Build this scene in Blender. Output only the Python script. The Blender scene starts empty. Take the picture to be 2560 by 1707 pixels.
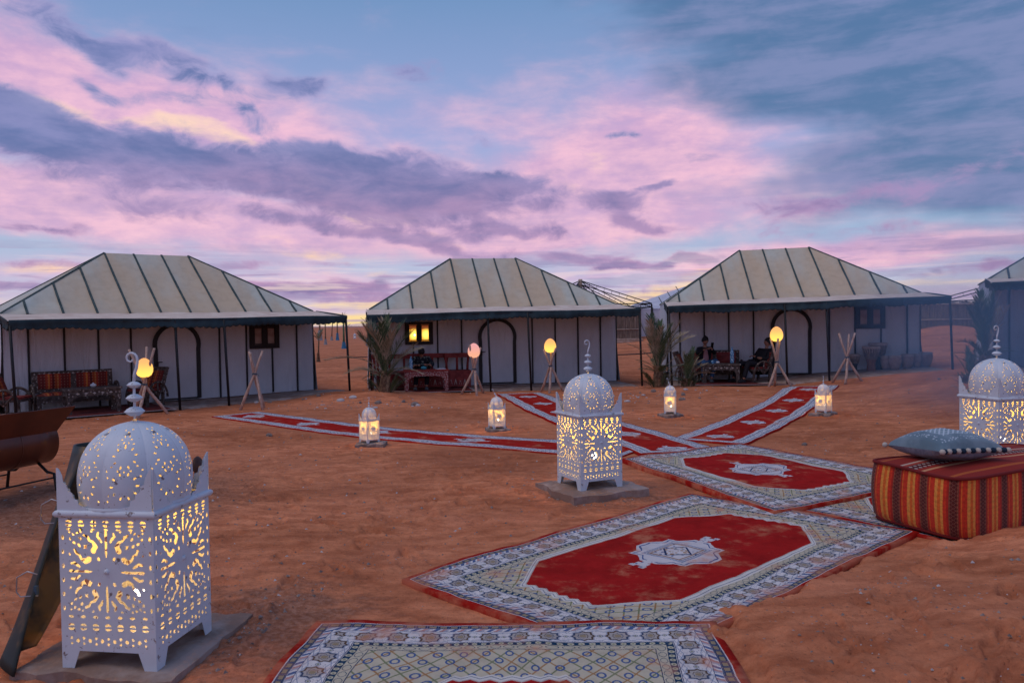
import bpy, bmesh, math, random
import numpy as np
from mathutils import Vector, Matrix, geometry
PI = math.pi
rnd = random.Random(7)
C = bpy.context.scene.collection
S = bpy.context.scene

# ------------------------------------------------------------------ camera
EYE = 1.7
cd = bpy.data.cameras.new('camera'); cam = bpy.data.objects.new('camera', cd); C.objects.link(cam)
cd.lens = 27.0; cd.sensor_width = 36; cd.clip_start = 0.05; cd.clip_end = 20000
_p, _a = math.radians(1.35), math.radians(0.9)
_f = Vector((0, math.cos(_p), -math.sin(_p))); _r = Vector((1, 0, 0)); _u = _r.cross(_f)
_r2 = _r * math.cos(_a) - _u * math.sin(_a); _u2 = _u * math.cos(_a) + _r * math.sin(_a)
_m = Matrix((_r2, _u2, -_f)).transposed().to_4x4(); _m.translation = (0, 0, EYE)
cam.matrix_world = _m
cd.dof.use_dof = True; cd.dof.focus_distance = 9.0; cd.dof.aperture_fstop = 5.0
S.camera = cam
S.view_settings.view_transform = 'Standard'; S.view_settings.look = 'None'
S.view_settings.gamma = 1; S.view_settings.exposure = 0.0
S.cycles.use_denoising = True
S.cycles.max_bounces = 6; S.cycles.diffuse_bounces = 3; S.cycles.transparent_max_bounces = 8
S.cycles.volume_bounces = 0
S.cycles.sample_clamp_indirect = 4.0

# ------------------------------------------------------------------ node expressions
class X:
    """a shader socket with arithmetic"""
    nt = None
    def __init__(s, v): s.v = v
    def __add__(a, b): return mth('ADD', a, b)
    __radd__ = __add__
    def __sub__(a, b): return mth('SUBTRACT', a, b)
    def __rsub__(a, b): return mth('SUBTRACT', b, a)
    def __mul__(a, b): return mth('MULTIPLY', a, b)
    __rmul__ = __mul__
    def __truediv__(a, b): return mth('DIVIDE', a, b)
    def __gt__(a, b): return mth('GREATER_THAN', a, b)
    def __lt__(a, b): return mth('LESS_THAN', a, b)
def sv(v): return v.v if isinstance(v, X) else v
def put(inp, v):
    v = sv(v)
    if isinstance(v, bpy.types.NodeSocket): X.nt.links.new(v, inp)
    elif isinstance(v, (tuple, list)) and hasattr(inp.default_value, '__len__') and len(inp.default_value) == 4 and len(v) == 3: inp.default_value = (*v, 1)
    else: inp.default_value = v
def mth(op, a, b=None, c=None):
    n = X.nt.nodes.new('ShaderNodeMath'); n.operation = op
    put(n.inputs[0], a)
    if b is not None: put(n.inputs[1], b)
    if c is not None: put(n.inputs[2], c)
    return X(n.outputs[0])
def nmin(*a):
    r = a[0]
    for q in a[1:]: r = mth('MINIMUM', r, q)
    return r
def nmax(*a):
    r = a[0]
    for q in a[1:]: r = mth('MAXIMUM', r, q)
    return r
def nabs(a): return mth('ABSOLUTE', a)
def clampn(a):
    r = mth('ADD', a, 0.0); r.v.node.use_clamp = True; return r
def smooth(a, lo, hi, t0=0.0, t1=1.0):
    n = X.nt.nodes.new('ShaderNodeMapRange'); n.interpolation_type = 'SMOOTHSTEP'
    put(n.inputs[0], a); put(n.inputs[1], lo); put(n.inputs[2], hi); put(n.inputs[3], t0); put(n.inputs[4], t1)
    return X(n.outputs[0])
def wrap(a, period):            # position inside a repeating cell, centred on 0
    return mth('WRAP', a, period / 2, -period / 2)
def between(a, lo, hi): return (a > lo) * (a < hi)
def mix(f, a, b):
    n = X.nt.nodes.new('ShaderNodeMix'); n.data_type = 'RGBA'
    put(n.inputs[0], f); put(n.inputs[6], a); put(n.inputs[7], b); return X(n.outputs[2])
def mulc(a, b, f=1.0):
    n = X.nt.nodes.new('ShaderNodeMix'); n.data_type = 'RGBA'; n.blend_type = 'MULTIPLY'
    put(n.inputs[0], f); put(n.inputs[6], a); put(n.inputs[7], b); return X(n.outputs[2])
def vmul(v, s):
    n = X.nt.nodes.new('ShaderNodeVectorMath'); n.operation = 'MULTIPLY'; put(n.inputs[0], v); put(n.inputs[1], s); return X(n.outputs[0])
def vadd(v, s):
    n = X.nt.nodes.new('ShaderNodeVectorMath'); n.operation = 'ADD'; put(n.inputs[0], v); put(n.inputs[1], s); return X(n.outputs[0])
def comb(x, y, z=0.0):
    n = X.nt.nodes.new('ShaderNodeCombineXYZ'); put(n.inputs[0], x); put(n.inputs[1], y); put(n.inputs[2], z); return X(n.outputs[0])
def sep(v):
    n = X.nt.nodes.new('ShaderNodeSeparateXYZ'); put(n.inputs[0], v); return X(n.outputs[0]), X(n.outputs[1]), X(n.outputs[2])
def noise(vec, scale, detail=4, rough=0.55, dist=0.0, col=False):
    n = X.nt.nodes.new('ShaderNodeTexNoise'); put(n.inputs['Vector'], vec)
    n.inputs['Scale'].default_value = scale; n.inputs['Detail'].default_value = detail
    n.inputs['Roughness'].default_value = rough; n.inputs['Distortion'].default_value = dist
    return X(n.outputs[1 if col else 0])
def voro(vec, scale, feature='F1', out=0, rand=1.0):
    n = X.nt.nodes.new('ShaderNodeTexVoronoi'); n.feature = feature; put(n.inputs['Vector'], vec)
    n.inputs['Scale'].default_value = scale; n.inputs['Randomness'].default_value = rand
    return X(n.outputs[out])
def ramp(f, stops, mode='LINEAR'):
    n = X.nt.nodes.new('ShaderNodeValToRGB'); put(n.inputs[0], f); e = n.color_ramp.elements
    n.color_ramp.interpolation = mode
    e[0].position, e[0].color = stops[0][0], (*stops[0][1], 1)
    e[1].position, e[1].color = stops[-1][0], (*stops[-1][1], 1)
    for p, c in stops[1:-1]:
        k = e.new(p); k.color = (*c, 1)
    return X(n.outputs[0])
def lin(r, g, b):
    return tuple(((c / 255) / 12.92 if c <= 10 else ((c / 255 + 0.055) / 1.055) ** 2.4) for c in (r, g, b))

# ------------------------------------------------------------------ numpy noise
def _hash(ix, iy, seed):
    h = (ix.astype(np.int64) * 374761393 + iy.astype(np.int64) * 668265263 + seed * 974634777) & 0xffffffff
    h = ((h ^ (h >> 13)) * 1274126177) & 0xffffffff
    return ((h ^ (h >> 16)) & 0xffff).astype(np.float32) * (2 * PI / 65536)
def perlin(x, y, seed=0):
    x0 = np.floor(x); y0 = np.floor(y); fx = (x - x0).astype(np.float32); fy = (y - y0).astype(np.float32)
    u = fx * fx * fx * (fx * (fx * 6 - 15) + 10); v = fy * fy * fy * (fy * (fy * 6 - 15) + 10)
    def gd(i, j):
        t = _hash(x0 + i, y0 + j, seed); return np.cos(t) * (fx - i) + np.sin(t) * (fy - j)
    a = gd(0, 0) * (1 - u) + gd(1, 0) * u; b = gd(0, 1) * (1 - u) + gd(1, 1) * u
    return (a * (1 - v) + b * v) * 1.41
def fbm(x, y, octv=4, rough=0.5, seed=0):
    r = 0; a = 1.0; f = 1.0
    for k in range(octv): r = r + a * perlin(x * f + k * 17.3, y * f - k * 9.1, seed + k); a *= rough; f *= 2.03
    return r
def sstep(x, a, b):
    t = np.clip((x - a) / (b - a), 0, 1); return t * t * (3 - 2 * t)

# ------------------------------------------------------------------ dusk sky
w = bpy.data.worlds.new('World'); S.world = w; w.use_nodes = True
nt = w.node_tree; nt.nodes.clear(); X.nt = nt
nk = nt.nodes.new('ShaderNodeTexSky'); nk.sky_type = 'NISHITA'; nk.sun_disc = False
nk.sun_elevation = math.radians(-2.0); nk.sun_rotation = math.radians(-25)
bg = nt.nodes.new('ShaderNodeBackground'); nt.links.new(nk.outputs[0], bg.inputs[0]); bg.inputs[1].default_value = 0.05
ow = nt.nodes.new('ShaderNodeOutputWorld'); nt.links.new(bg.outputs[0], ow.inputs[0])

# the cloud deck: a sky dome whose vertices say where each kind of cloud lies (azimuth, elevation in degrees)
CLOUDS = {
 'pink': [(8, 11.8, 12, 5.0, 12, 1.1), (-28, 14.5, 20, 3.6, -8, 1.1), (-22, 7.6, 24, 2.9, -3, 1.1), (-36, 18, 12, 3.6, 0, 0.6), (5, 7.4, 16, 2.6, 0, 0.9),
          (20, 10.0, 17, 4.0, 0, 0.55), (4, 16.5, 18, 4.0, 15, 0.30), (-33, 8.8, 14, 2.8, 0, 0.7), (-5, 6.0, 14, 1.4, -4, 0.6), (26, 4.6, 19, 1.1, 4, 0.85), (15, 3.6, 18, 1.5, 2, 0.7),
          (-14, 16.0, 16, 3.0, 0, .38), (-10, 11.5, 12, 2.2, -8, .55), (30, 8.0, 14, 3.5, 0, .25), (-30, 4.0, 16, 1.2, 0, .5), (-8, 3.0, 14, 1.2, 0, .5)],
 'gold': [(-30, 13.9, 6.5, 0.8, -6, 0.95), (-22.5, 13.5, 4.5, 0.9, -6, 0.95), (-17.5, 12.2, 5, 0.9, -10, .75), (-12.8, 10.0, 4.6, 0.7, -18, 0.95), (-9.5, 7.9, 6, 0.8, -4, 1.0),
          (-6.5, 6.4, 7, 0.6, -6, 0.8), (6, 11.0, 3.6, 2.2, 20, 0.7), (13.5, 2.9, 5.5, 0.95, 4, 1.35), (10.4, 1.6, 7, 0.9, 0, 1.25), (9.4, 5.9, 7, 0.7, -4, 0.6),
          (-10, 1.7, 11, 0.75, 0, 0.95), (-10.5, 0.45, 14, 0.55, 0, 1.6), (-31, 4.0, 12, 0.7, 0, 0.85), (-8.7, 3.8, 8, 0.6, 0, 0.8), (-31.4, 6.0, 9, 0.7, -2, 0.6), (-33, 2.0, 10, 0.6, 0, 0.85), (23, 2.4, 5, .5, 0, .5),
          (-18, 6.0, 10, .6, -3, .6), (-14, 5.1, 5, .5, -3, .9), (19, 6.2, 5, .5, 4, .5)],
 'slate': [(24.5, 19.5, 20, 6.0, -4, 1.0), (34, 13.8, 18, 6.5, 10, 1.05), (15, 22.5, 12, 3.0, -8, 0.6), (34, 8.5, 15, 3.4, 0, 0.85), (22, 15.6, 12, 2.4, -2, 0.7), (60, 18, 30, 10, 0, 0.8)],
 'dark': [(-33, 13.0, 4.6, 2.2, -8, 1.1), (-29, 12.0, 7, 1.9, -10, 1.1), (-24.5, 11.7, 8, 2.1, -6, 1.15), (-17.5, 10.6, 8.5, 1.9, -10, 1.05), (-11, 9.3, 9, 1.6, -6, 0.95), (-3, 8.6, 10, 1.3, -2, 0.9),
          (-14.6, 12.4, 5.6, 1.35, -4, 1.05), (-9.7, 11.4, 7.5, 1.75, -8, 1.1), (-4.6, 10.1, 9, 1.6, -3, 1.0), (2.4, 10.4, 4.8, 1.05, 4, 0.9), (8.5, 8.75, 4.0, 1.35, 0, 1.25), (9.6, 7.1, 4.0, 0.8, -4, 1.0),
          (-3.4, 12.8, 1.8, 0.9, -12, 0.5), (-7, 18.0, 2.6, 1.1, 0, 0.8), (8.8, 16.6, 1.6, 0.5, 10, 0.65), (8.8, 13.3, 2.0, 0.45, -5, 0.95), (12.7, 9.7, 1.8, 0.45, 0, 0.9), (14.8, 11.6, 2, 0.5, 0, .45),
          (-28, 18.4, 7, 1.1, -14, 0.62), (-22.5, 16.8, 6, 1.2, -20, 0.72), (-16.2, 16.4, 3.8, 1.4, -4, 1.0), (-27.6, 15.4, 2.2, 0.9, -10, 0.8), (-19.6, 14.5, 2.8, 0.9, -4, 0.9), (-24, 15.2, 3, .7, 0, .6), (-31, 19.5, 8, 1.8, -8, 0.4),
          (-14.5, 7.5, 20, 1.0, -3, 0.72), (-8.7, 6.4, 11, 0.6, -6, 0.75), (-2.8, 5.3, 6, 0.55, -8, 0.8), (-1, 6.8, 5.5, 0.6, -8, 0.75), (-29, 9.8, 10, 1.2, -6, 0.7),
          (-31.5, 6.5, 5, 0.4, -4, .95), (-14, 2.75, 8, 0.65, -1, 1.25), (-9, 1.9, 8, 0.4, 0, 0.9), (-9.2, 3.4, 2.0, 0.55, 4, 1.0), (-18.5, 4.4, 3, 0.35, -2, .8), (-14, 4.5, 3, 0.35, -6, .7), (-31, 4.2, 7, 0.4, 0, .85), (-31, 2.9, 7, 0.4, 0, .85),
          (5.6, 4.75, 3.2, 0.5, -4, 1.15), (9.0, 4.05, 3.4, 0.45, 6, 1.25), (12.6, 4.2, 3.0, 0.38, -4, 1.25), (22, 8.0, 9, 0.9, 0, 0.65), (29, 9.2, 9, 1.0, 6, 0.6), (13.5, 2.2, 10, 0.4, 0, .7), (9.8, 2.9, 8, 0.35, 0, .7),
          (29, 3.1, 10, 0.55, 0, 0.75), (19.5, 7.0, 3, 1.2, 0, 0.45), (19, 4.6, 12, 0.6, 0, 0.5), (26, 6.0, 12, .7, 0, .5)]}
def dome():
    azv = np.concatenate([np.arange(-180, -54, 3.0), np.arange(-54, 54, 0.30), np.arange(54, 180, 3.0)])
    elv = np.concatenate([np.arange(-6, 27, 0.2), np.arange(27, 90, 2.5), [90.0]])
    A, E = np.meshgrid(azv, elv)
    wa = A + fbm(A * 0.13, E * 0.26, 4, 0.55, 31) * 2.6; we = E + fbm(A * 0.16, E * 0.34, 4, 0.55, 57) * 0.60 * np.clip(E / 6, .25, 1)
    lay = {}
    for key, bl in CLOUDS.items():
        t = np.zeros_like(A)
        for (ac, ec, ra, re, ro, am) in bl:
            c, s = math.cos(math.radians(ro)), math.sin(math.radians(ro)); x = wa - ac; y = we - ec
            u = (x * c + y * s) / ra; v = (-x * s + y * c) / re
            q = 1 - sstep(np.sqrt(u * u + v * v), 0.15, 1.35); t = t + am * q * (1 - 0.35 * np.clip(t, 0, 1))
        lay[key] = t
    far = sstep(np.abs(A), 38, 60); g1 = fbm(A * 0.05, E * 0.12, 4, 0.55, 91); g2 = fbm(A * 0.04, E * 0.16, 4, 0.55, 12)
    lay['pink'] += far * sstep(g1, 0.0, 0.6) * (1 - sstep(E, 18, 45)) * 0.9
    lay['dark'] += far * sstep(g2, 0.05, 0.6) * (1 - sstep(E, 22, 60)) * 1.0
    lay['slate'] += sstep(E, 24, 50) * sstep(g2 + 0.2, 0.0, 0.6) * 0.6
    R = 9000.0; ar, er = np.radians(A), np.radians(E)
    co = np.stack([np.sin(ar) * np.cos(er) * R, np.cos(ar) * np.cos(er) * R, np.sin(er) * R], -1).reshape(-1, 3)
    ne, na = A.shape; i = np.arange(ne - 1)[:, None] * na; j = np.arange(na)[None, :]; j2 = (j + 1) % na
    q = np.stack([i + j, i + j2, i + na + j2, i + na + j], -1).reshape(-1, 4)[:, ::-1]
    me = bpy.data.meshes.new('sky'); me.vertices.add(len(co)); me.vertices.foreach_set('co', co.ravel())
    me.loops.add(q.size); me.loops.foreach_set('vertex_index', q.ravel().astype(np.int32))
    me.polygons.add(len(q)); me.polygons.foreach_set('loop_start', np.arange(0, q.size, 4, dtype=np.int32)); me.update(calc_edges=True)
    ca = me.attributes.new('clouds', 'FLOAT_COLOR', 'POINT')
    ca.data.foreach_set('color', np.stack([lay['pink'], lay['gold'], lay['slate'], lay['dark']], -1).astype(np.float32).ravel())
    m = bpy.data.materials.new('sky'); m.use_nodes = True; m.node_tree.nodes.clear(); X.nt = m.node_tree; nt = X.nt
    ge = nt.nodes.new('ShaderNodeNewGeometry'); vt = vmul(X(ge.outputs['Position']), (1 / R, 1 / R, 1 / R))
    dx, dy, dz = sep(vt)
    az = mth('ARCTAN2', dx, dy) * (180 / PI); el = mth('ARCSINE', clampn(nmax(dz, 0.0))) * (180 / PI)
    ang = comb(az, el)
    n1 = noise(vmul(ang, (0.06, 0.13, 1)), 1.0, 3, 0.55)
    n4 = noise(vmul(ang, (0.17, 0.46, 1)), 1.0, 7, 0.60, 0.25)
    n5 = noise(vmul(vadd(ang, (70, 20, 0)), (0.055, 0.5, 1)), 1.0, 5, 0.6, 0.2)
    n6 = noise(vmul(ang, (0.55, 1.2, 1)), 1.0, 5, 0.62)
    at = nt.nodes.new('ShaderNodeAttribute'); at.attribute_name = 'clouds'
    pinkd, gold, sl = sep(X(at.outputs['Vector'])); d = X(at.outputs['Alpha'])
    sky = ramp(el / 90.0, [(0.0, lin(232, 210, 200)), (0.010, lin(216, 196, 212)), (0.035, lin(184, 190, 220)), (0.075, lin(152, 180, 214)),
                          (0.15, lin(154, 168, 216)), (0.25, lin(114, 148, 194)), (0.5, lin(90, 126, 178)), (1.0, lin(80, 120, 180))])
    pk = clampn(smooth(pinkd + (n1 - 0.5) * 0.8 + (n4 - 0.5) * 0.8, 0.05, 1.05))
    sky = mix(pk * 0.92, sky, mix(smooth(n4 * 0.7 + n6 * 0.3, 0.35, 0.65), lin(206, 166, 206), lin(248, 194, 214)))
    gd = clampn(smooth(gold + (n4 - 0.5) * 1.9, 0.55, 1.35))
    sky = mix(gd * 0.82, sky, ramp(el / 90.0, [(0.0, lin(255, 226, 140)), (0.03, lin(255, 214, 160)), (0.12, lin(255, 220, 190)), (1.0, lin(255, 225, 205))]))
    sm = clampn(smooth(sl + (n1 - 0.5) * 0.8 + (n5 - 0.5) * 0.9, 0.12, 0.95))
    sky = mix(sm * 0.93, sky, mix(smooth(n4 + n5, 0.8, 1.2), lin(80, 116, 160), lin(122, 136, 180)))
    n8 = noise(vmul(vadd(ang, (5, 90, 0)), (0.36, 0.62, 1)), 1.0, 8, 0.64, 0.5)
    dm = clampn(smooth(d + (n4 - 0.5) * 0.9 + (n8 - 0.5) * 1.7 + (n5 - 0.5) * 0.4, 0.26, 1.00)); core = smooth(d + (n8 - 0.5) * 2.4, 0.55, 1.35)
    cc = mix(smooth(el + n1 * 6.0, 11.0, 16.0), mix(smooth(n4, 0.3, 0.7), lin(118, 112, 164), lin(168, 138, 182)), mix(smooth(n4, 0.3, 0.7), lin(84, 108, 162), lin(128, 136, 188)))
    cc = mix(core, mix(smooth(el, 4.0, 16.0), lin(178, 142, 186), lin(150, 150, 198)), cc)
    sky = mix(dm * 0.96, sky, cc)
    lowband = smooth(el, 7.5, 2.0); n7 = noise(vmul(vadd(ang, (31, 7, 0)), (0.075, 1.25, 1)), 1.0, 5, 0.62, 0.3)
    sky = mix(smooth(n7, 0.50, 0.60) * smooth(el, 6.8, 3.5) * 0.75, sky, mix(smooth(n4, .35, .65), lin(140, 130, 178), lin(176, 150, 190)))
    sky = mix(smooth(n7, 0.46, 0.38) * smooth(el, 6.5, 2.5) * 0.55, sky, mix(smooth(el, 3.5, 1.0), lin(238, 214, 220), lin(255, 228, 176)))
    sky = mix(smooth(n5, 0.52, 0.64) * lowband * 0.5, sky, lin(178, 160, 200))
    sky = mix(smooth(n5, 0.47, 0.36) * lowband * smooth(el, 0.6, 2.5) * 0.4, sky, lin(204, 218, 234))
    sky = mix(smooth(n5, 0.50, 0.60) * smooth(el, 16.0, 8.0) * smooth(el, 4.0, 8.0) * 0.18, sky, lin(150, 140, 190))
    em = nt.nodes.new('ShaderNodeEmission'); put(em.inputs[0], sky); em.inputs[1].default_value = 1.0
    tr = nt.nodes.new('ShaderNodeBsdfTransparent'); ad = nt.nodes.new('ShaderNodeAddShader')
    nt.links.new(em.outputs[0], ad.inputs[0]); nt.links.new(tr.outputs[0], ad.inputs[1])
    ou = nt.nodes.new('ShaderNodeOutputMaterial'); nt.links.new(ad.outputs[0], ou.inputs[0])
    m.cycles.emission_sampling = 'NONE'
    me.materials.append(m); o = bpy.data.objects.new('sky', me); C.objects.link(o); o['kind'] = 'structure'
dome()

# ------------------------------------------------------------------ added soft warm fill from high behind the camera, brightens sand and roofs
sd = bpy.data.lights.new('fill_sun', 'SUN'); fill_sun = bpy.data.objects.new('fill_sun', sd); C.objects.link(fill_sun)
sd.energy = 0.95; sd.color = (1.0, 0.80, 0.66); sd.angle = math.radians(45)
fill_sun.rotation_euler = Vector((0.45, 0.22, -1.0)).to_track_quat('-Z', 'Y').to_euler()
# ------------------------------------------------------------------ terrain height
def S0(x, y):
    """smooth ground (no pebbles or ruts): a slow rise to the right and behind, low mounds before the tents"""
    x = np.asarray(x, float); y = np.asarray(y, float)
    z = 0.46 * sstep(x, 4.6, 12.4) * sstep(y, 8.5, 16.5) * (1 - 0.35 * sstep(y, 24, 45))
    z = z + 0.35 * sstep(y, 30, 52) * sstep(x, -6, 6) * (1 - sstep(y, 80, 140)) + 0.25 * sstep(y, 300, 900) * 0
    for (mx, my, rx, ry, h) in ((-3.15, 17.6, 1.5, 1.1, 0.16), (-4.5, 18.9, 1.2, 0.8, 0.10), (3.5, 17.8, 1.6, 1.2, 0.16), (5.2, 17.6, 1.2, 0.8, 0.10), (9.9, 16.4, 1.3, 0.9, 0.12),
                                (11.0, 17.5, 1.0, 1.0, .05), (27.0, 47.5, 2.2, 1.8, .5), (31.5, 47.5, 3.5, 2.2, .10), (2.5, 47.5, 2.2, 1.8, .35)):
        z = z + h * np.exp(-((x - mx) / rx) ** 2 - ((y - my) / ry) ** 2)
    return z
DB = np.array([(3.9, 7.5), (3.75, 6.3), (3.22, 5.70), (2.60, 5.30), (2.12, 5.0), (1.70, 4.64), (1.30, 4.36), (1.12, 4.16), (1.12, 3.7), (1.0, 3.3), (0.90, 2.5), (0.85, 0.5)])
def DR(x, y):
    """wind-blown sand lying over the rug edges at the lower right"""
    xb = np.interp(-y, -DB[:, 1], DB[:, 0])
    n = fbm(x * 3.1, y * 3.1, 4, 0.55, 77) * 0.16 + fbm(x * 0.9, y * 1.3, 2, 0.5, 70) * 0.10
    d = (x - xb) * 0.72 + n
    h = sstep(d, -0.12, 0.10) * 0.055 + sstep(d, 0.0, 1.1) * 0.075
    h = h + 0.022 * sstep(d, -0.02, 0.10)
    return h * (1 - sstep(y, 6.0, 7.6)) * (1 - 0.6 * sstep(x, 4.5, 7.5))
def seg_d(x, y, pts):
    r = np.full(np.shape(x), 1e9)
    for (a, b) in zip(pts[:-1], pts[1:]):
        ax, ay = a; bx, by = b; L = (bx - ax) ** 2 + (by - ay) ** 2
        t = np.clip(((x - ax) * (bx - ax) + (y - ay) * (by - ay)) / L, 0, 1)
        r = np.minimum(r, np.hypot(x - ax - t * (bx - ax), y - ay - t * (by - ay)))
    return r
RUN_A = [(-5.62, 15.2), (-4.3, 14.0), (-2.45, 12.3), (-0.9, 11.3), (0.5, 10.55), (1.75, 9.75)]
RUN_B = [(0.10, 18.55), (0.42, 17.0), (0.75, 15.0), (1.22, 12.9), (1.78, 11.2), (2.2, 9.6)]
RUN_C = [(7.15, 18.05), (6.1, 16.3), (4.8, 14.0), (3.6, 12.0), (2.55, 10.45)]
def rugmask(x, y):
    m = np.ones(np.shape(x))
    for pts, hw in ((RUN_A, 0.62), (RUN_B, 0.66), (RUN_C, 0.66)): m = np.minimum(m, sstep(seg_d(x, y, pts), hw, hw + 0.25))
    for (ax, ay, bx, by, hw) in ((-0.1, 4.2, 2.6, 6.9, 1.15), (1.9, 9.5, 3.1, 7.2, 1.2), (0.0, 4.2, -0.1, 1.0, 1.25), (3.0, 7.3, 4.9, 6.6, 1.1)):
        m = np.minimum(m, sstep(seg_d(x, y, [(ax, ay), (bx, by)]), hw, hw + 0.25))
    return m
def Zg(x, y):
    """the ground the eye sees"""
    x = np.asarray(x, float); y = np.asarray(y, float); r = np.hypot(x, y)
    fall = 1 / (1 + (r / 60) ** 2)
    n = fbm(x * 0.45, y * 0.45, 3, 0.5, 3) * 0.035
    tr = fbm(x * 2.4 + 0.6 * perlin(x, y, 8), y * 3.4, 4, 0.6, 5)
    dents = -np.clip(np.abs(tr) * -1 + 0.28, 0, 1) * 0.05 + tr * 0.008
    soft = 0.35 + 0.65 * sstep(fbm(x * 0.30, y * 0.30, 2, 0.5, 41), -0.15, 0.35)
    soft = np.maximum(soft, sstep(y, 19, 23)); fine = fbm(x * 9.0, y * 9.0, 2, 0.6, 9) * 0.0035
    lump = np.clip(fbm(x * 5.0, y * 5.0, 3, 0.6, 15) - 0.35, 0, 1) * 0.05 * sstep(fbm(x * .8, y * .8, 2, .5, 19), 0.05, 0.4)
    mk = rugmask(x, y); dr = DR(x, y); near = sstep(dr, 0.0, 0.05)
    rough = (dents * soft * (1 - sstep(y, 30, 70) * 0.3) + fine + lump)
    sm = fbm(x * 1.6, y * 2.6, 4, 0.5, 23) * 0.018 + fbm(x * 6, y * 8, 3, 0.5, 29) * 0.004
    n = n * mk - 0.008 * (1 - mk) + rough * mk * (1 - near) + near * (sm + dents * 0.25)
    far = fbm(x * 0.035, y * 0.035, 4, 0.5, 51) * 0.28 * sstep(r, 30, 140)
    far = far + sstep(y, 60, 700) * (np.clip(fbm(x * 0.004, y * 0.006, 3, 0.5, 55), -1, 1) * 1.2 - 0.35)
    return S0(x, y) + dr * (1 - 0) + n * fall + far
def sz(x, y): return float(S0(x, y))

# ------------------------------------------------------------------ mesh helpers
class MB:
    def __init__(s): s.v = []; s.f = []; s.m = []; s.mi = 0; s.sm = []
    def add(s, vs, fs, smooth=False):
        o = len(s.v); s.v += [tuple(v) for v in vs]; s.f += [tuple(i + o for i in f) for f in fs]; s.m += [s.mi] * len(fs); s.sm += [smooth] * len(fs); return s
    def box(s, c, d, rot=None, taper=1.0):
        x, y, z = d[0] / 2, d[1] / 2, d[2] / 2
        vs = [Vector((sx * x * (taper if sz_ > 0 else 1), sy * y * (taper if sz_ > 0 else 1), sz_ * z)) for sz_ in (-1, 1) for sy in (-1, 1) for sx in (-1, 1)]
        if rot is not None: vs = [rot @ v for v in vs]
        vs = [v + Vector(c) for v in vs]
        return s.add(vs, [(0, 2, 3, 1), (4, 5, 7, 6), (0, 1, 5, 4), (2, 6, 7, 3), (0, 4, 6, 2), (1, 3, 7, 5)])
    def tube(s, pts, rad, n=8, cap=True):
        pts = [Vector(p) for p in pts]; k = len(pts)
        rr = rad if isinstance(rad, (list, tuple)) else [rad] * k
        vs = []; up = None
        for i, p in enumerate(pts):
            t = (pts[min(i + 1, k - 1)] - pts[max(i - 1, 0)]).normalized()
            if up is None: up = t.orthogonal().normalized()
            up = (up - t * up.dot(t)); up = up.normalized() if up.length > 1e-6 else t.orthogonal().normalized()
            b = t.cross(up)
            for j in range(n):
                a = 2 * PI * j / n; vs.append(p + (up * math.cos(a) + b * math.sin(a)) * rr[i])
        fs = [(i * n + j, i * n + (j + 1) % n, (i + 1) * n + (j + 1) % n, (i + 1) * n + j) for i in range(k - 1) for j in range(n)]
        s.add(vs, fs, True)
        if cap:
            o = len(s.v) - len(vs); s.f += [tuple(o + j for j in reversed(range(n))), tuple(o + (k - 1) * n + j for j in range(n))]; s.m += [s.mi] * 2; s.sm += [False] * 2
        return s
    def lathe(s, prof, c=(0, 0, 0), n=16, rot=None):
        vs = []; c = Vector(c)
        for (r, z) in prof:
            for j in range(n):
                a = 2 * PI * j / n; v = Vector((r * math.cos(a), r * math.sin(a), z)); vs.append((rot @ v if rot is not None else v) + c)
        k = len(prof)
        return s.add(vs, [(i * n + j, i * n + (j + 1) % n, (i + 1) * n + (j + 1) % n, (i + 1) * n + j) for i in range(k - 1) for j in range(n)], True)
    def grid(s, fn, nu, nv, smooth=True, flip=False):
        vs = [fn(i / nu, j / nv) for j in range(nv + 1) for i in range(nu + 1)]
        fs = [(j * (nu + 1) + i, j * (nu + 1) + i + 1, (j + 1) * (nu + 1) + i + 1, (j + 1) * (nu + 1) + i) for j in range(nv) for i in range(nu)]
        if flip: fs = [f[::-1] for f in fs]
        return s.add(vs, fs, smooth)
    def prism(s, poly, d, origin=(0, 0, 0), ux=(1, 0, 0), uy=(0, 0, 1)):
        """flat outline given thickness d along ux x uy"""
        ux, uy, o = Vector(ux), Vector(uy), Vector(origin); nz = ux.cross(uy) * d; n = len(poly)
        a = [o + ux * p[0] + uy * p[1] for p in poly]
        return s.add(a + [q + nz for q in a], [tuple(reversed(range(n))), tuple(range(n, 2 * n))] + [(i, (i + 1) % n, n + (i + 1) % n, n + i) for i in range(n)])
    def mesh(s, name, mats):
        me = bpy.data.meshes.new(name); me.from_pydata(s.v, [], s.f)
        for m in (mats if isinstance(mats, (list, tuple)) else [mats]): me.materials.append(m)
        me.polygons.foreach_set('material_index', s.m); me.polygons.foreach_set('use_smooth', s.sm); me.update(); return me
    def build(s, name, mats, parent=None, loc=None, rz=None): return link(name, s.mesh(name, mats), parent, loc, rz)
def link(name, me, parent=None, loc=None, rz=None):
    o = bpy.data.objects.new(name, me); C.objects.link(o)
    if parent is not None: o.parent = parent
    if loc is not None: o.location = loc
    if rz is not None: o.rotation_euler = (0, 0, rz)
    return o
def tag(o, label, cat, group=None):
    o['label'] = label; o['category'] = cat
    if group: o['group'] = group
    return o
def thing(name, label, cat, loc=(0, 0, 0), rz=0.0, group=None):
    o = bpy.data.objects.new(name, None); C.objects.link(o); o.location = loc; o.rotation_euler = (0, 0, rz); o.empty_display_size = 0.1
    return tag(o, label, cat, group)
KIDS = {}
def kids(o):
    return list(o.children)
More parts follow.
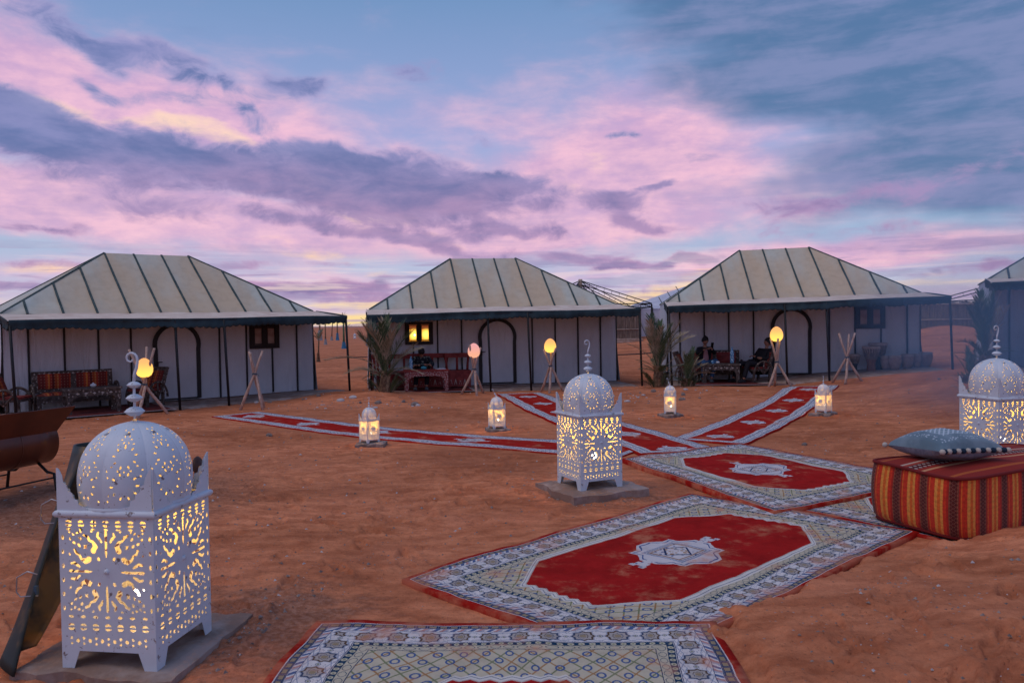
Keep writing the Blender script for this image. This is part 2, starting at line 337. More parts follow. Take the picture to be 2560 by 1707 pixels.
def dup(src, loc, rz, label, scale=None):
    """copy a thing with its parts and sub-parts (shared meshes)"""
    r = src.copy(); C.objects.link(r); r.location = loc; r.rotation_euler = (0, 0, rz); r['label'] = label
    if scale: r.scale = (scale,) * 3
    def rec(a, b):
        for ch in a.children:
            c = ch.copy(); C.objects.link(c); c.parent = b; rec(ch, c)
    rec(src, r)
    return r

# ------------------------------------------------------------------ materials
MATS = {}
def mat(name, col=None, rough=0.7, metal=0.0, fn=None, bump=None, spec=0.3, sheen=0.0):
    """principled material; fn(obj coords) returns a colour, bump(obj coords) returns a height"""
    m = bpy.data.materials.new(name); m.use_nodes = True; nt = m.node_tree; X.nt = nt
    p = nt.nodes['Principled BSDF']; p.inputs['Roughness'].default_value = rough; p.inputs['Metallic'].default_value = metal
    p.inputs['Specular IOR Level'].default_value = spec
    if sheen: p.inputs['Sheen Weight'].default_value = sheen
    t = nt.nodes.new('ShaderNodeTexCoord'); ob = X(t.outputs['Object']); X.uv = X(t.outputs['UV'])
    if fn: put(p.inputs['Base Color'], fn(ob))
    else: p.inputs['Base Color'].default_value = (*col, 1)
    if bump:
        h, st, di = bump(ob); b = nt.nodes.new('ShaderNodeBump'); b.inputs['Strength'].default_value = st; b.inputs['Distance'].default_value = di
        put(b.inputs['Height'], h); nt.links.new(b.outputs[0], p.inputs['Normal'])
    MATS[name] = m; return m
def vary(c1, c2, sc=4.0, det=4, lo=0.35, hi=0.65):
    return lambda o: mix(smooth(noise(o, sc, det, 0.6), lo, hi), c1, c2)

def sand_col(o):
    g = X.nt.nodes.new('ShaderNodeNewGeometry'); P = X(g.outputs['Position'])
    a = noise(P, 0.7, 4, 0.6); b = noise(vmul(P, (1.0, 2.2, 1.0)), 3.2, 6, 0.65); c = noise(P, 26.0, 4, 0.7); f = noise(vmul(P, (1, 2.6, 1)), 11.0, 5, 0.65)
    col = mix(smooth(b, 0.3, 0.72), (0.43, 0.140, 0.066), (0.73, 0.278, 0.138))
    col = mix(smooth(a, 0.40, 0.68) * 0.5, col, (0.52, 0.200, 0.110))
    col = mix(smooth(f, 0.60, 0.72) * 0.6, col, (0.32, 0.105, 0.050))
    col = mix(smooth(f, 0.40, 0.28) * 0.35, col, (0.66, 0.30, 0.17))
    col = mulc(col, ramp(c, [(0.25, (0.84, 0.82, 0.82)), (0.5, (1, 1, 1)), (0.78, (1.10, 1.1, 1.1))]))
    big = noise(vmul(P, (1.0, 1.7, 1.0)), 0.34, 4, 0.6, 0.6); col = mulc(col, ramp(big, [(0.34, (0.74, 0.69, 0.67)), (0.50, (0.96, 0.95, 0.95)), (0.64, (1.12, 1.12, 1.14))]))
    gr = voro(P, 30.0); gm = voro(P, 30.0, out=1)
    gx, gy, gz = sep(gm)
    pebble = (gr < 0.22) * (gx > 0.80) * smooth(a + b * 0.5, 0.55, 0.85)
    col = mix(pebble * 0.8, col, mix(gy, (0.10, 0.06, 0.05), (0.50, 0.42, 0.40)))
    px, py, pz = sep(P)
    # greyer, pebbly trodden patches round the nearest lanterns and the grill
    def spot(x, y, r): return smooth(mth('SQRT', (px - x) * (px - x) + (py - y) * (py - y)) + (b - 0.5) * 1.2, r, r * 0.35)
    pat = nmax(spot(-1.5, 4.4, 0.9), spot(0.9, 7.6, 0.9), spot(-4.2, 7.6, 2.0))
    col = mix(pat * 0.55, col, mix(smooth(c, 0.4, 0.65), (0.16, 0.085, 0.06), (0.34, 0.22, 0.17)))
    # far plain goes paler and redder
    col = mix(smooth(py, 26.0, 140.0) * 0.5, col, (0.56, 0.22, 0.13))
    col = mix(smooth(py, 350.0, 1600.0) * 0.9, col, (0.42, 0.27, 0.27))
    return col
def sand_bump(o):
    g = X.nt.nodes.new('ShaderNodeNewGeometry'); P = X(g.outputs['Position'])
    return noise(P, 16.0, 6, 0.72) + smooth(voro(P, 30.0), 0.30, 0.05) * 0.5 + noise(vmul(P, (1, 2.2, 1)), 4.0, 4, 0.6) * 1.0 + noise(P, 70.0, 3, 0.7) * 0.35, 0.62, 0.030
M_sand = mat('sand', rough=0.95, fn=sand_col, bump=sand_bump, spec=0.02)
M_white = mat('white_painted_metal', rough=0.45, spec=0.4,
    fn=lambda o: mix(nmax(smooth(noise(o, 24, 5, 0.7), 0.605, 0.65), smooth(noise(o, 75, 3, 0.6), 0.70, 0.74)) * 0.85, mix(smooth(noise(o, 5, 4), 0.4, 0.75) * 0.5, (0.60, 0.67, 0.74), (0.47, 0.51, 0.56)), (0.10, 0.045, 0.03)),
    bump=lambda o: (noise(o, 22, 3), 0.12, 0.01))
M_stone = mat('stone', rough=0.9, fn=vary((0.15, 0.115, 0.10), (0.34, 0.28, 0.25), 9), bump=lambda o: (noise(o, 22, 5, 0.7), 0.7, 0.02))
M_stone2 = mat('pale_stone', rough=0.9, fn=vary((0.38, 0.36, 0.36), (0.60, 0.57, 0.56), 14), bump=lambda o: (noise(o, 30, 5, 0.7), 0.5, 0.01))
M_slab = mat('concrete_slab', rough=0.95, fn=lambda o: mix(smooth(noise(o, 3.5, 5, .65), 0.4, 0.65), (0.26, 0.17, 0.13), (0.40, 0.31, 0.27)), bump=lambda o: (noise(o, 30, 6, 0.7), 0.5, 0.015))
def roof_fn(o):
    x, y, z = sep(o)
    pan = X.nt.nodes.new('ShaderNodeTexWhiteNoise'); pan.noise_dimensions = '1D'
    put(pan.inputs['W'], mth('FLOOR', (x - 3.4 + 0.325 + 6.5) / 0.65)); pv = X(pan.outputs['Value'])
    st = noise(vmul(o, (1.6, 0.5, 0.5)), 1.1, 4, 0.55)
    side = smooth(nabs(x - 3.4), 1.2, 3.2)
    t = smooth(st * 0.7 + side * 0.30 + (pv - 0.5) * 0.16 + (z - 2.6) * 0.16, 0.25, 0.75)  # skylight through the canvas put into the colour: paler green towards ends and ridge
    c = mix(t, (0.58, 0.45, 0.30), (0.53, 0.57, 0.50))
    c = mulc(c, ramp(noise(o, 5, 4, .6), [(0.3, (0.90, 0.89, 0.88)), (0.55, (1, 1, 1)), (1, (1.03, 1.03, 1.03))]))
    return mix(smooth(z, 2.25, 2.06) * smooth(noise(o, 6, 4), .3, .6) * 0.5, c, (0.52, 0.44, 0.35))
M_roof = mat('tent_roof_canvas', rough=0.85, fn=roof_fn, bump=lambda o: (noise(vmul(o, (1.5, 0.6, 0.6)), 2.2, 3) + noise(o, 60, 2) * 0.06, 0.35, 0.06), sheen=0.1)
M_canopy = mat('canopy_canvas', rough=0.9, fn=vary((0.62, 0.47, 0.38), (0.74, 0.62, 0.52), 3))
M_wall = mat('tent_wall_canvas', rough=0.9, fn=lambda o: mix(smooth(noise(vmul(o, (1, 1, 0.5)), 1.6, 5, .6), 0.3, 0.75), (0.56, 0.60, 0.65), (0.46, 0.50, 0.55)),
    bump=lambda o: (noise(vmul(o, (1.6, 1.6, 0.35)), 3.0, 4, .55, .6), 0.8, 0.07))
M_seam = mat('dark_green_webbing', rough=0.85, fn=vary((0.035, 0.062, 0.062), (0.075, 0.105, 0.10), 8))
M_val = mat('dark_green_valance', rough=0.75, fn=lambda o: mix(smooth(noise(vmul(o, (3, 1, 8)), 3, 5, .7), 0.62, 0.74) * 0.5, mix(smooth(noise(o, 2, 4), .3, .7), (0.012, 0.030, 0.040), (0.028, 0.056, 0.066)), (0.20, 0.18, 0.17)))
M_black = mat('black_painted_steel', (0.012, 0.013, 0.016), 0.5)
M_frame = mat('dark_window_wood', (0.018, 0.013, 0.012), 0.6)
M_stick = mat('bare_stick', rough=0.8, fn=lambda o: mix(smooth(noise(vmul(o, (4, 4, 1)), 9, 5, .6), .35, .68), (0.55, 0.40, 0.33), (0.36, 0.22, 0.16)), bump=lambda o: (noise(o, 30, 4), .4, .01))
M_rope = mat('blue_twine', (0.05, 0.09, 0.13), 0.9)
M_grill = mat('brown_enamelled_steel', rough=0.30, fn=vary((0.090, 0.022, 0.010), (0.14, 0.034, 0.014), 3), spec=0.5)
M_lidb = mat('grey_blue_steel', rough=0.35, fn=vary((0.05, 0.055, 0.075), (0.09, 0.09, 0.11), 4), spec=0.5)
M_iron = mat('black_iron', (0.02, 0.018, 0.018), 0.6)
M_wire = mat('galvanised_wire', (0.45, 0.45, 0.47), 0.4, 0.6)
M_trough = mat('mottled_dark_metal', rough=0.5, metal=0.0, fn=lambda o: mix(smooth(noise(o, 3.6, 4, .55), .48, .66), (0.022, 0.028, 0.026), (0.20, 0.115, 0.040)), spec=0.3)
M_knob = mat('rusty_knob', rough=0.6, fn=vary((0.035, 0.012, 0.010), (0.07, 0.03, 0.02), 20))
M_pot = mat('fired_clay', rough=0.85, fn=vary((0.26, 0.15, 0.115), (0.38, 0.25, 0.20), 9))
M_skin_drum = mat('drum_hide', rough=0.8, fn=vary((0.42, 0.34, 0.30), (0.30, 0.22, 0.19), 12))
M_drumwood = mat('drum_wood', rough=0.6, fn=lambda o: mix(smooth(noise(vmul(o, (5, 5, 1)), 5, 4), .35, .65), (0.12, 0.045, 0.03), (0.22, 0.085, 0.05)))
M_drumrope = mat('drum_rope', rough=0.9, fn=lambda o: mix(smooth(noise(vmul(o, (30, 30, 3)), 2, 2), .4, .6), (0.20, 0.14, 0.11), (0.07, 0.05, 0.045)))
M_darkwood = mat('carved_grey_wood', rough=0.8, fn=lambda o: mix(smooth(voro(vmul(o, (1, 1, 1)), 16), 0.30, 0.18), mix(smooth(noise(o, 14, 4), .35, .65), (0.045, 0.032, 0.028), (0.11, 0.085, 0.075)), (0.30, 0.26, 0.24)),
    bump=lambda o: (voro(o, 16), .5, .02))
M_inlay = mat('pale_inlay', (0.42, 0.38, 0.35), 0.7)
M_redwood = mat('red_painted_wood', rough=0.6, fn=vary((0.16, 0.018, 0.018), (0.26, 0.04, 0.035), 7))
M_redcarv = mat('red_wood_with_pale_carving', rough=0.7, fn=lambda o: mix(smooth(noise(vmul(o, (1, 1, 1)), 34, 2, .5), .50, .56) * .8, (0.20, 0.03, 0.03), (0.46, 0.36, 0.35)))
def kilim(o):
    x, y, z = sep(o)
    c = ramp(mth('FRACT', x * 2.3), [(0, (0.28, 0.05, 0.015)), (0.10, (0.38, 0.11, 0.025)), (0.17, (0.30, 0.035, 0.02)), (0.26, (0.14, 0.02, 0.018)), (0.62, (0.32, 0.045, 0.02)), (0.72, (0.50, 0.15, 0.03)), (0.80, (0.26, 0.03, 0.02)), (0.9, (0.10, 0.014, 0.014))], 'CONSTANT')
    return mix(((nabs(wrap(x, .06)) + nabs(wrap(z, .06))) < 0.014) * 0.35, c, (0.5, 0.3, 0.2))
M_kilim = mat('kilim_cushion', rough=0.95, fn=kilim)
def pouf_fn(o):
    x, y, z = sep(X.uv)     # x = metres round the sides, y = height (top: woven bands too)
    p = wrap(x, 0.235) + 0.1175
    red, dkr, org, yel, drk = (0.56, 0.035, 0.012), (0.38, 0.020, 0.010), (0.64, 0.12, 0.018), (0.70, 0.27, 0.048), (0.10, 0.014, 0.010)
    c = ramp(p / 0.235, [(0, red), (0.10, yel), (0.20, org), (0.30, yel), (0.385, red), (0.50, dkr), (0.56, (0.16, 0.05, 0.03)), (0.60, drk), (0.80, (0.16, 0.05, 0.03)), (0.84, dkr), (0.90, org), (0.94, red)], 'CONSTANT')
    q = p - 0.1645; zz = nabs(wrap(y, 0.058)) - 0.0145
    zig = between(nabs(nabs(q) - nabs(zz + 0.0) * 1.1 - 0.002), -0.004, 0.0028) * (nabs(q) < 0.021)
    c = mix(zig * 0.55, c, (0.26, 0.11, 0.08))
    dots = (nabs(nabs(q) - 0.026) < 0.004) * (nabs(wrap(y, 0.029)) < 0.008)
    c = mix(dots * 0.6, c, (0.36, 0.10, 0.05))
    return mulc(c, ramp(noise(comb(x, y), 45, 3, .6), [(0.3, (0.72, 0.72, 0.72)), (0.6, (1.1, 1.1, 1.1))]))
M_pouf = mat('striped_kilim', rough=0.95, fn=pouf_fn, bump=lambda o: (noise(vmul(X.uv, (300, 120, 1)), 1.0, 2), .25, .004), sheen=0.1)
def pouf_top(o):
    x, y, z = sep(X.uv)
    c = ramp(mth('FRACT', y / 0.62), [(0, (0.30, 0.022, 0.012)), (0.08, (0.55, 0.25, 0.12)), (0.13, (0.30, 0.022, 0.012)), (0.2, (0.10, 0.02, 0.02)), (0.34, (0.36, 0.05, 0.03)), (0.40, (0.5, 0.36, 0.28)), (0.44, (0.26, 0.02, 0.012)), (0.7, (0.42, 0.09, 0.02)), (0.76, (0.26, 0.02, 0.012))], 'CONSTANT')
    k = (nabs(wrap(x, .05)) + nabs(wrap(y, .05))); band = between(mth('FRACT', y / 0.62), 0.2, 0.34)
    return mix(band * (k < 0.016), c, (0.45, 0.35, 0.30))
M_poufT = mat('striped_kilim_top', rough=0.95, fn=pouf_top)
M_piping = mat('dark_red_piping', (0.16, 0.012, 0.012), 0.9)
def cush(o):
    x, y, z = sep(X.uv)
    inb = (nabs(x - 0.5) < 0.27) * (nabs(y - 0.5) < 0.27)
    w2 = (nabs(wrap(x + y, 0.075)) < 0.014) ; w3 = (nabs(wrap(x - y, 0.075)) < 0.014)
    base = mix(smooth(noise(o, 5, 4), .35, .65), (0.10, 0.165, 0.21), (0.17, 0.245, 0.30))
    c = mix(inb, base, (0.06, 0.14, 0.18)); c = mix(inb * nmax(w2, w3) * 0.8, c, (0.50, 0.58, 0.64))
    ring = between(nmax(nabs(x - 0.5), nabs(y - 0.5)), 0.34, 0.41) * (voro(comb(x, y), 30) < 0.35)
    return mix(ring * 0.8, c, (0.50, 0.58, 0.66))
M_cush = mat('blue_woven_cotton', rough=0.95, fn=cush, bump=lambda o: (noise(o, 90, 3), .3, .006), sheen=0.2)
M_cushunder = mat('grey_blue_cotton', rough=0.95, fn=vary((0.17, 0.20, 0.26), (0.26, 0.29, 0.35), 30))
M_pomN = mat('navy_yarn', (0.012, 0.03, 0.06), 0.95); M_pomC = mat('cream_yarn', (0.50, 0.46, 0.40), 0.95)
M_leafG = mat('palm_leaf_green', rough=0.6, fn=vary((0.040, 0.075, 0.035), (0.085, 0.125, 0.055), 3))
M_leafD = mat('palm_leaf_dry', rough=0.8, fn=vary((0.20, 0.165, 0.10), (0.36, 0.29, 0.20), 4))
M_trunk = mat('palm_fibre', rough=0.95, fn=vary((0.10, 0.055, 0.035), (0.24, 0.15, 0.09), 14), bump=lambda o: (noise(vmul(o, (1, 1, 3)), 20, 4), .8, .03))
M_blue = mat('blue_plastic_wrap', rough=0.6, fn=vary((0.02, 0.12, 0.24), (0.05, 0.20, 0.33), 8))
M_greyw = mat('grey_sack_wrap', rough=0.9, fn=vary((0.20, 0.21, 0.23), (0.32, 0.31, 0.32), 8))
M_reed = mat('reed', rough=0.9, fn=lambda o: mix(smooth(noise(vmul(o, (7, 7, 0.8)), 2.5, 4, .6), .3, .7), (0.17, 0.125, 0.10), (0.34, 0.27, 0.22)))
M_plank = mat('weathered_timber', rough=0.85, fn=vary((0.34, 0.25, 0.19), (0.50, 0.40, 0.33), 4))
M_bluetent = mat('pale_blue_canvas', rough=0.85, fn=vary((0.50, 0.52, 0.62), (0.62, 0.63, 0.70), 1.5))
M_hose = mat('black_hose', (0.03, 0.03, 0.035), 0.6)
M_bottle = mat('blue_bottle_plastic', rough=0.15, fn=lambda o: mix(smooth(noise(o, 28, 3), .48, .56), (0.03, 0.17, 0.36), (0.30, 0.48, 0.62)), spec=0.6)
M_china = mat('white_china', (0.62, 0.62, 0.64), 0.25)
M_book = mat('paper', (0.55, 0.60, 0.68), 0.8); M_teal = mat('teal_cloth', (0.04, 0.22, 0.30), 0.9)
M_mat = mat('dark_red_floor_mat', rough=0.95, fn=lambda o: mix(smooth(noise(o, 10, 4), .4, .6), (0.10, 0.012, 0.012), (0.17, 0.03, 0.025)))
M_matedge = mat('pale_mat_edge', rough=0.95, fn=vary((0.30, 0.28, 0.29), (0.42, 0.40, 0.40), 25))
M_skin = mat('skin', rough=0.6, fn=vary((0.28, 0.13, 0.085), (0.36, 0.18, 0.12), 12)); M_hair = mat('black_hair', (0.008, 0.007, 0.008), 0.6)
M_jack = mat('black_jacket', (0.010, 0.010, 0.014), 0.9); M_jean = mat('blue_denim', rough=0.9, fn=vary((0.025, 0.07, 0.16), (0.04, 0.11, 0.23), 9))
M_pinktop = mat('pink_blouse', (0.42, 0.21, 0.22), 0.9); M_trous = mat('dark_trousers', (0.010, 0.010, 0.016), 0.9)
M_shirt = mat('patterned_dark_shirt', rough=0.9, fn=lambda o: mix(smooth(noise(o, 20, 2), .58, .64), (0.012, 0.016, 0.022), (0.24, 0.26, 0.22)))
M_shoe = mat('grey_shoe', (0.12, 0.13, 0.14), 0.8); M_phone = mat('black_phone', (0.005, 0.005, 0.007), 0.2)
def emis(name, fn, st=1.0):
    m = bpy.data.materials.new(name); m.use_nodes = True; nt = m.node_tree; nt.nodes.clear(); X.nt = nt
    t = nt.nodes.new('ShaderNodeTexCoord'); e = nt.nodes.new('ShaderNodeEmission'); o = nt.nodes.new('ShaderNodeOutputMaterial')
    put(e.inputs[0], fn(X(t.outputs['Object']))); e.inputs[1].default_value = st; nt.links.new(e.outputs[0], o.inputs[0]); return m
def egg_fn(top, bot): return lambda o: mix(smooth(sep(o)[2], -0.10, 0.12), bot, top)
M_eggY = emis('lit_amber_glass', egg_fn((1.0, 0.46, 0.16), (1.5, 0.82, 0.15)), 1.15)
M_eggP = emis('lit_pink_glass', egg_fn((0.92, 0.42, 0.42), (1.05, 0.48, 0.30)), 0.95)
M_bulb = emis('lit_bulb', lambda o: (1.0, 0.85, 0.62), 14.0)
def pane_fn(o):
    x, y, z = sep(o); d = mth('SQRT', (x - 0.03) * (x - 0.03) + (z + 0.045) * (z + 0.045))
    return mix(smooth(d, 0.20, 0.0), mix(smooth(z, 0.08, 0.11), (0.85, 0.30, 0.025), (0.22, 0.05, 0.015)), (2.2, 1.5, 0.25))
M_pane = emis('lamplit_curtain', pane_fn, 1.0)
M_core = emis('lamp_behind_curtain', lambda o: (1.0, 0.85, 0.5), 4.0)
M_curt = mat('pale_curtain', rough=0.9, fn=vary((0.30, 0.20, 0.17), (0.40, 0.30, 0.26), 5))

# ------------------------------------------------------------------ ground
def footprints(x, y, z):
    r = random.Random(12); mk = rugmask(x, y)
    tracks = [((-4, 4.5), (-1.2, 13)), ((-2.2, 6), (1.0, 9.5)), ((-3.8, 9), (3, 16.5)), ((3.6, 9.5), (7.5, 16)), ((0.2, 3.2), (-3.4, 9.5)), ((2.0, 2.4), (4.6, 5.4)), ((1.6, 3.0), (3.9, 4.2)), ((5.2, 9), (1.8, 15)), ((-6, 9), (-2, 15.5)), ((1.5, 2.2), (2.9, 5.0))]
    pr = []
    for (a, b) in tracks:
        L = math.hypot(b[0] - a[0], b[1] - a[1]); h = math.atan2(b[1] - a[1], b[0] - a[0]); n = int(L / .36)
        for k in range(n): t = k / n; s = .09 if k % 2 else -.09; pr.append((a[0] + (b[0] - a[0]) * t - math.sin(h) * s + r.uniform(-.08, .08) + .35 * math.sin(t * 4 + a[0]), a[1] + (b[1] - a[1]) * t + math.cos(h) * s + r.uniform(-.08, .08), h + r.uniform(-.3, .3)))
    for k in range(420): d = math.exp(r.uniform(math.log(3), math.log(16))); q = r.uniform(-.62, .66); pr.append((d * math.sin(q), d * math.cos(q), r.uniform(0, 6.3)))
    for (px, py, h) in pr:
        k = (np.abs(x - px) < .3) & (np.abs(y - py) < .3)
        if not k.any(): continue
        dx, dy = x[k] - px, y[k] - py; u = (dx * math.cos(h) + dy * math.sin(h)) / .135; v = (-dx * math.sin(h) + dy * math.cos(h)) / (.050 + .012 * u.clip(-1, 1)); q = np.sqrt(u * u + v * v); dp = r.uniform(.4, 1.0)
        z[k] += mk[k] * dp * (-.026 * (1 - sstep(q, .75, 1.15)) + .013 * np.exp(-((q - 1.3) / .22) ** 2))
def ground():
    ra = np.concatenate([np.geomspace(0.35, 2.6, 40)[:-1], np.geomspace(2.6, 26, 400)[:-1], np.geomspace(26, 200, 160)[:-1], np.geomspace(200, 12000, 50)])
    an = np.concatenate([np.arange(-180, -45, 3.0), np.arange(-45, -38, 0.5), np.arange(-38, 38, 0.12), np.arange(38, 45, 0.5), np.arange(45, 180, 3.0)])
    A, Rr = np.meshgrid(np.radians(an), ra); x = np.sin(A) * Rr; y = np.cos(A) * Rr
    z = Zg(x, y); footprints(x, y, z); n1_, n2_ = x.shape
    co = np.stack([x, y, z], -1).reshape(-1, 3); co = np.vstack([co, [[0, 0, float(z[0].mean())]]])
    i = np.arange(n1_ - 1)[:, None] * n2_; j = np.arange(n2_)[None, :]; j2 = (j + 1) % n2_
    q = np.stack([i + j, i + j2, i + n2_ + j2, i + n2_ + j], -1).reshape(-1, 4)[:, ::-1]
    tri = np.stack([np.arange(n2_), (np.arange(n2_) + 1) % n2_, np.full(n2_, n1_ * n2_)], -1)
    lo = np.concatenate([q.ravel(), tri.ravel()]).astype(np.int32)
    st = np.concatenate([np.arange(0, q.size, 4), q.size + np.arange(0, tri.size, 3)]).astype(np.int32)
    me = bpy.data.meshes.new('ground'); me.vertices.add(len(co)); me.vertices.foreach_set('co', co.ravel().astype(np.float32))
    me.loops.add(len(lo)); me.loops.foreach_set('vertex_index', lo); me.polygons.add(len(st)); me.polygons.foreach_set('loop_start', st)
    me.update(calc_edges=True); me.polygons.foreach_set('use_smooth', np.ones(len(st), bool)); me.materials.append(M_sand)
    o = bpy.data.objects.new('ground', me); C.objects.link(o); o['kind'] = 'structure'
ground()
# ------------------------------------------------------------------ rugs
RED, DRED = (0.42, 0.016, 0.012), (0.34, 0.014, 0.010)
WHT, CRM, NAVY, GRN, KHA, BLU, PNK = (0.66, 0.62, 0.60), (0.52, 0.46, 0.34), (0.022, 0.045, 0.11), (0.20, 0.22, 0.12), (0.30, 0.235, 0.15), (0.07, 0.12, 0.26), (0.46, 0.24, 0.22)
def star8(x, y, r): return nmin(nmax(nabs(x), nabs(y)) / r, (nabs(x) + nabs(y)) / (r * 1.35))
def sandy(c, o, amt=1.0):
    """sand trodden into the pile"""
    u = noise(o, 2.4, 5, 0.65); f = noise(o, 9.0, 5, 0.7)
    c = mix(smooth(u + f * 0.35, 0.70, 0.90) * 0.72 * amt, c, (0.50, 0.20, 0.11))
    return mulc(c, ramp(f, [(0.25, (0.78, 0.76, 0.76)), (0.5, (1, 1, 1)), (0.8, (1.12, 1.1, 1.08))]))
def medallion(c, p, q, s):
    """a stepped star with pendants at both ends of the long axis (q)"""
    a, b = nabs(p) / s, nabs(q) / s
    saw = nabs(wrap(a + b * 0.5, 0.22)) * 0.9
    body = nmin(nmax(a, b), nmax(a * 0.62 + b * 0.62, nmax(a, b) / 1.35)) + saw * 0.25
    c = mix(body < 1.0, c, (0.58, 0.55, 0.56))
    c = mix(between(body, 0.88, 0.92), c, BLU); c = mix(between(nmax(a, b), 0.66, 0.74) * (nabs(wrap(p + q, 0.03)) < 0.010), c, (0.14, 0.20, 0.32)); c = mix(between(nmax(a, b), 0.60, 0.63), c, NAVY); c = mix(between(nmax(a, b * 0.9), 0.5, 0.56), c, (0.34, 0.22, 0.16))
    c = mix(between(a + b, 0.44, 0.52) * (nmax(a, b) < 0.5), c, NAVY); fl = voro(comb(p, q), 26)
    c = mix((nmax(a, b) < 0.60) * (a + b > 0.52) * (fl < 0.30), c, BLU); c = mix((a + b < 0.44) * (fl < 0.4), c, (0.36, 0.22, 0.12)); c = mix((a + b < 0.44) * (fl > 0.75), c, (0.16, 0.22, 0.26))
    pend = nmax((nmax(a, nabs(b - 1.28) * 0.8) < 0.13), (nmax(nabs(a - 0.06), nabs(b - 1.62)) < 0.14), (nmax(nabs(a), nabs(b - 1.45)) < 0.09), (nmax(nabs(a - 0.16), nabs(b - 1.80)) < 0.09))
    return mix(pend, c, mix(fl < 0.25, (0.58, 0.55, 0.56), BLU))
def rug_mat(name, W, L, star=0.235, K=1.42, sb=0.435, eb=0.46):
    def fn(o):
        u, v, _ = sep(X.uv)
        du, dv = nmin(u, W - u), nmin(v, L - v); d = nmin(du, dv); horiz = dv < du
        s = mix(horiz, comb(v, v, v), comb(u, u, u)); s = sep(s)[0]
        fz = noise(comb(u, v), 60, 2); d = (d + (fz - 0.5) * 0.005) * K; s = (s + (noise(comb(v, u), 50, 2) - 0.5) * 0.006) * K
        c = mix(d < 0.058, WHT, DRED)
        # outer guard of small ovals
        x = wrap(s, 0.085); y = d - 0.098; ov = nmax(nabs(x) * 0.8, nabs(y) * 1.25)
        g = mix(ov < 0.032, (0.30, 0.32, 0.37), KHA); g = mix(between(ov, 0.022, 0.033), g, NAVY)
        c = mix(between(d, 0.07, 0.128), c, g); c = mix(between(d, 0.066, 0.071), c, NAVY); c = mix(between(d, 0.126, 0.132), c, NAVY)
        # slanted blocks, blue, rose and white
        t = mth('FRACT', (s + d * 0.8) / 0.15)
        blk = ramp(t, [(0, WHT), (0.14, BLU), (0.40, WHT), (0.54, PNK), (0.76, (0.36, 0.36, 0.42))], 'CONSTANT'); dotb = nmax(nabs(wrap(s + d * 0.8, 0.075)) , nabs(d - 0.158)) < 0.010
        c = mix(between(d, 0.134, 0.184), c, mix(dotb, blk, WHT)); c = mix(between(d, 0.183, 0.188), c, NAVY)
        # wide band of eight-pointed stars
        mid = 0.295; y = d - mid; x = wrap(s, star); st = star8(x, y, 0.066)
        alt = (mth('FRACT', s / (2 * star)) > 0.5); oc = mix(alt, (0.055, 0.075, 0.13), (0.10, 0.065, 0.05))
        sp_ = voro(comb(s, y), 44); bits = (sp_ < 0.20) * (st > 1.25)
        c = mix(between(d, 0.188, 0.40) * bits, c, mix(voro(comb(s, y), 44, out=1), BLU, (0.30, 0.20, 0.18)))
        x2 = nabs(wrap(s + star / 2, star)); hexa = nmax(x2 * 0.9, x2 * 0.5 + nabs(y) * 0.8)
        c = mix(between(hexa, 0.012, 0.018) * between(d, 0.188, 0.40), c, (0.14, 0.17, 0.22)); c = mix((hexa < 0.008) * between(d, 0.188, 0.40), c, GRN)
        v1 = nabs(nabs(y) - 0.082) ; vine = between(nabs(v1 - nabs(wrap(s + 0.03, star / 2)) * 0.35), -1, 0.0035)
        c = mix(vine * between(d, 0.19, 0.40) * 0.85, c, (0.20, 0.25, 0.36))
        inb = between(d, 0.188, 0.40)
        c = mix(between(st, 1.02, 1.12) * inb * 0.8, c, (0.30, 0.34, 0.42)); c = mix((st < 1.0) * inb, c, (0.40, 0.36, 0.33)); c = mix(between(st, 0.78, 1.0) * inb, c, oc); c = mix(between(st, 0.40, 0.48) * inb, c, oc); c = mix((st < 0.3) * inb, c, KHA)
        # navy chain of cream ovals
        c = mix(between(d, 0.40, 0.406), c, NAVY); x = wrap(s, 0.072); y = d - 0.437; ov = nmax(nabs(x), nabs(y) * 1.15)
        rd = mth('SQRT', x * x + y * y)
        c = mix(between(d, 0.410, 0.464), c, mix(rd < 0.0215, (0.016, 0.050, 0.10), mix(rd < 0.009, (0.50, 0.46, 0.34), GRN)))
        c = mix(between(d, 0.464, 0.54), c, CRM); x = wrap(s, 0.105); y = d - 0.50; ov = nmax(nmax(nabs(x), nabs(y) * 1.5), (nabs(x) + nabs(y) * 1.3) * 0.78)
        c = mix(between(ov, 0.036, 0.043) * between(d, 0.464, 0.54), c, (0.05, 0.09, 0.14)); c = mix(between(d, 0.538, 0.545), c, NAVY)
        # cream corner pieces with a lozenge lattice
        p, q = u - W / 2, v - L / 2; inn = d > 0.545
        l1, l2 = nabs(wrap(p + q * 0.75, 0.10)), nabs(wrap(p - q * 0.75, 0.10)); lat = nmin(l1, l2)
        cc = mix(lat < 0.006, CRM, mix(mth('FRACT', (p + q) * 4) > 0.5, GRN, (0.36, 0.20, 0.09)))
        flo = voro(comb(p + q * 0.75, p - q * 0.75), 8.0, rand=0.0); fl = between(flo, 0.16, 0.27); cc = mix(fl, cc, BLU)
        c = mix(inn, c, cc)
        # red field: an octagon with stepped ends
        A_, B_ = W / 2 - sb, L / 2 - eb; a, b = nabs(p), nabs(q)
        tri = nabs(wrap(a, 0.095)) * 1.1
        cut = nmax(b + tri * 0.55 - B_ + 0.02, (a - A_ * 0.50) * (0.42 / (A_ * 0.5)) + (b - B_))
        f = nmax(a - A_, cut)
        c = mix(f < 0.058, c, (0.64, 0.60, 0.55)); c = mix(between(f, 0.034, 0.040), c, (0.10, 0.14, 0.2)); c = mix(between(f, 0.003, 0.009), c, (0.35, 0.30, 0.26))
        fr = noise(comb(p, q), 3.0, 5, 0.65)
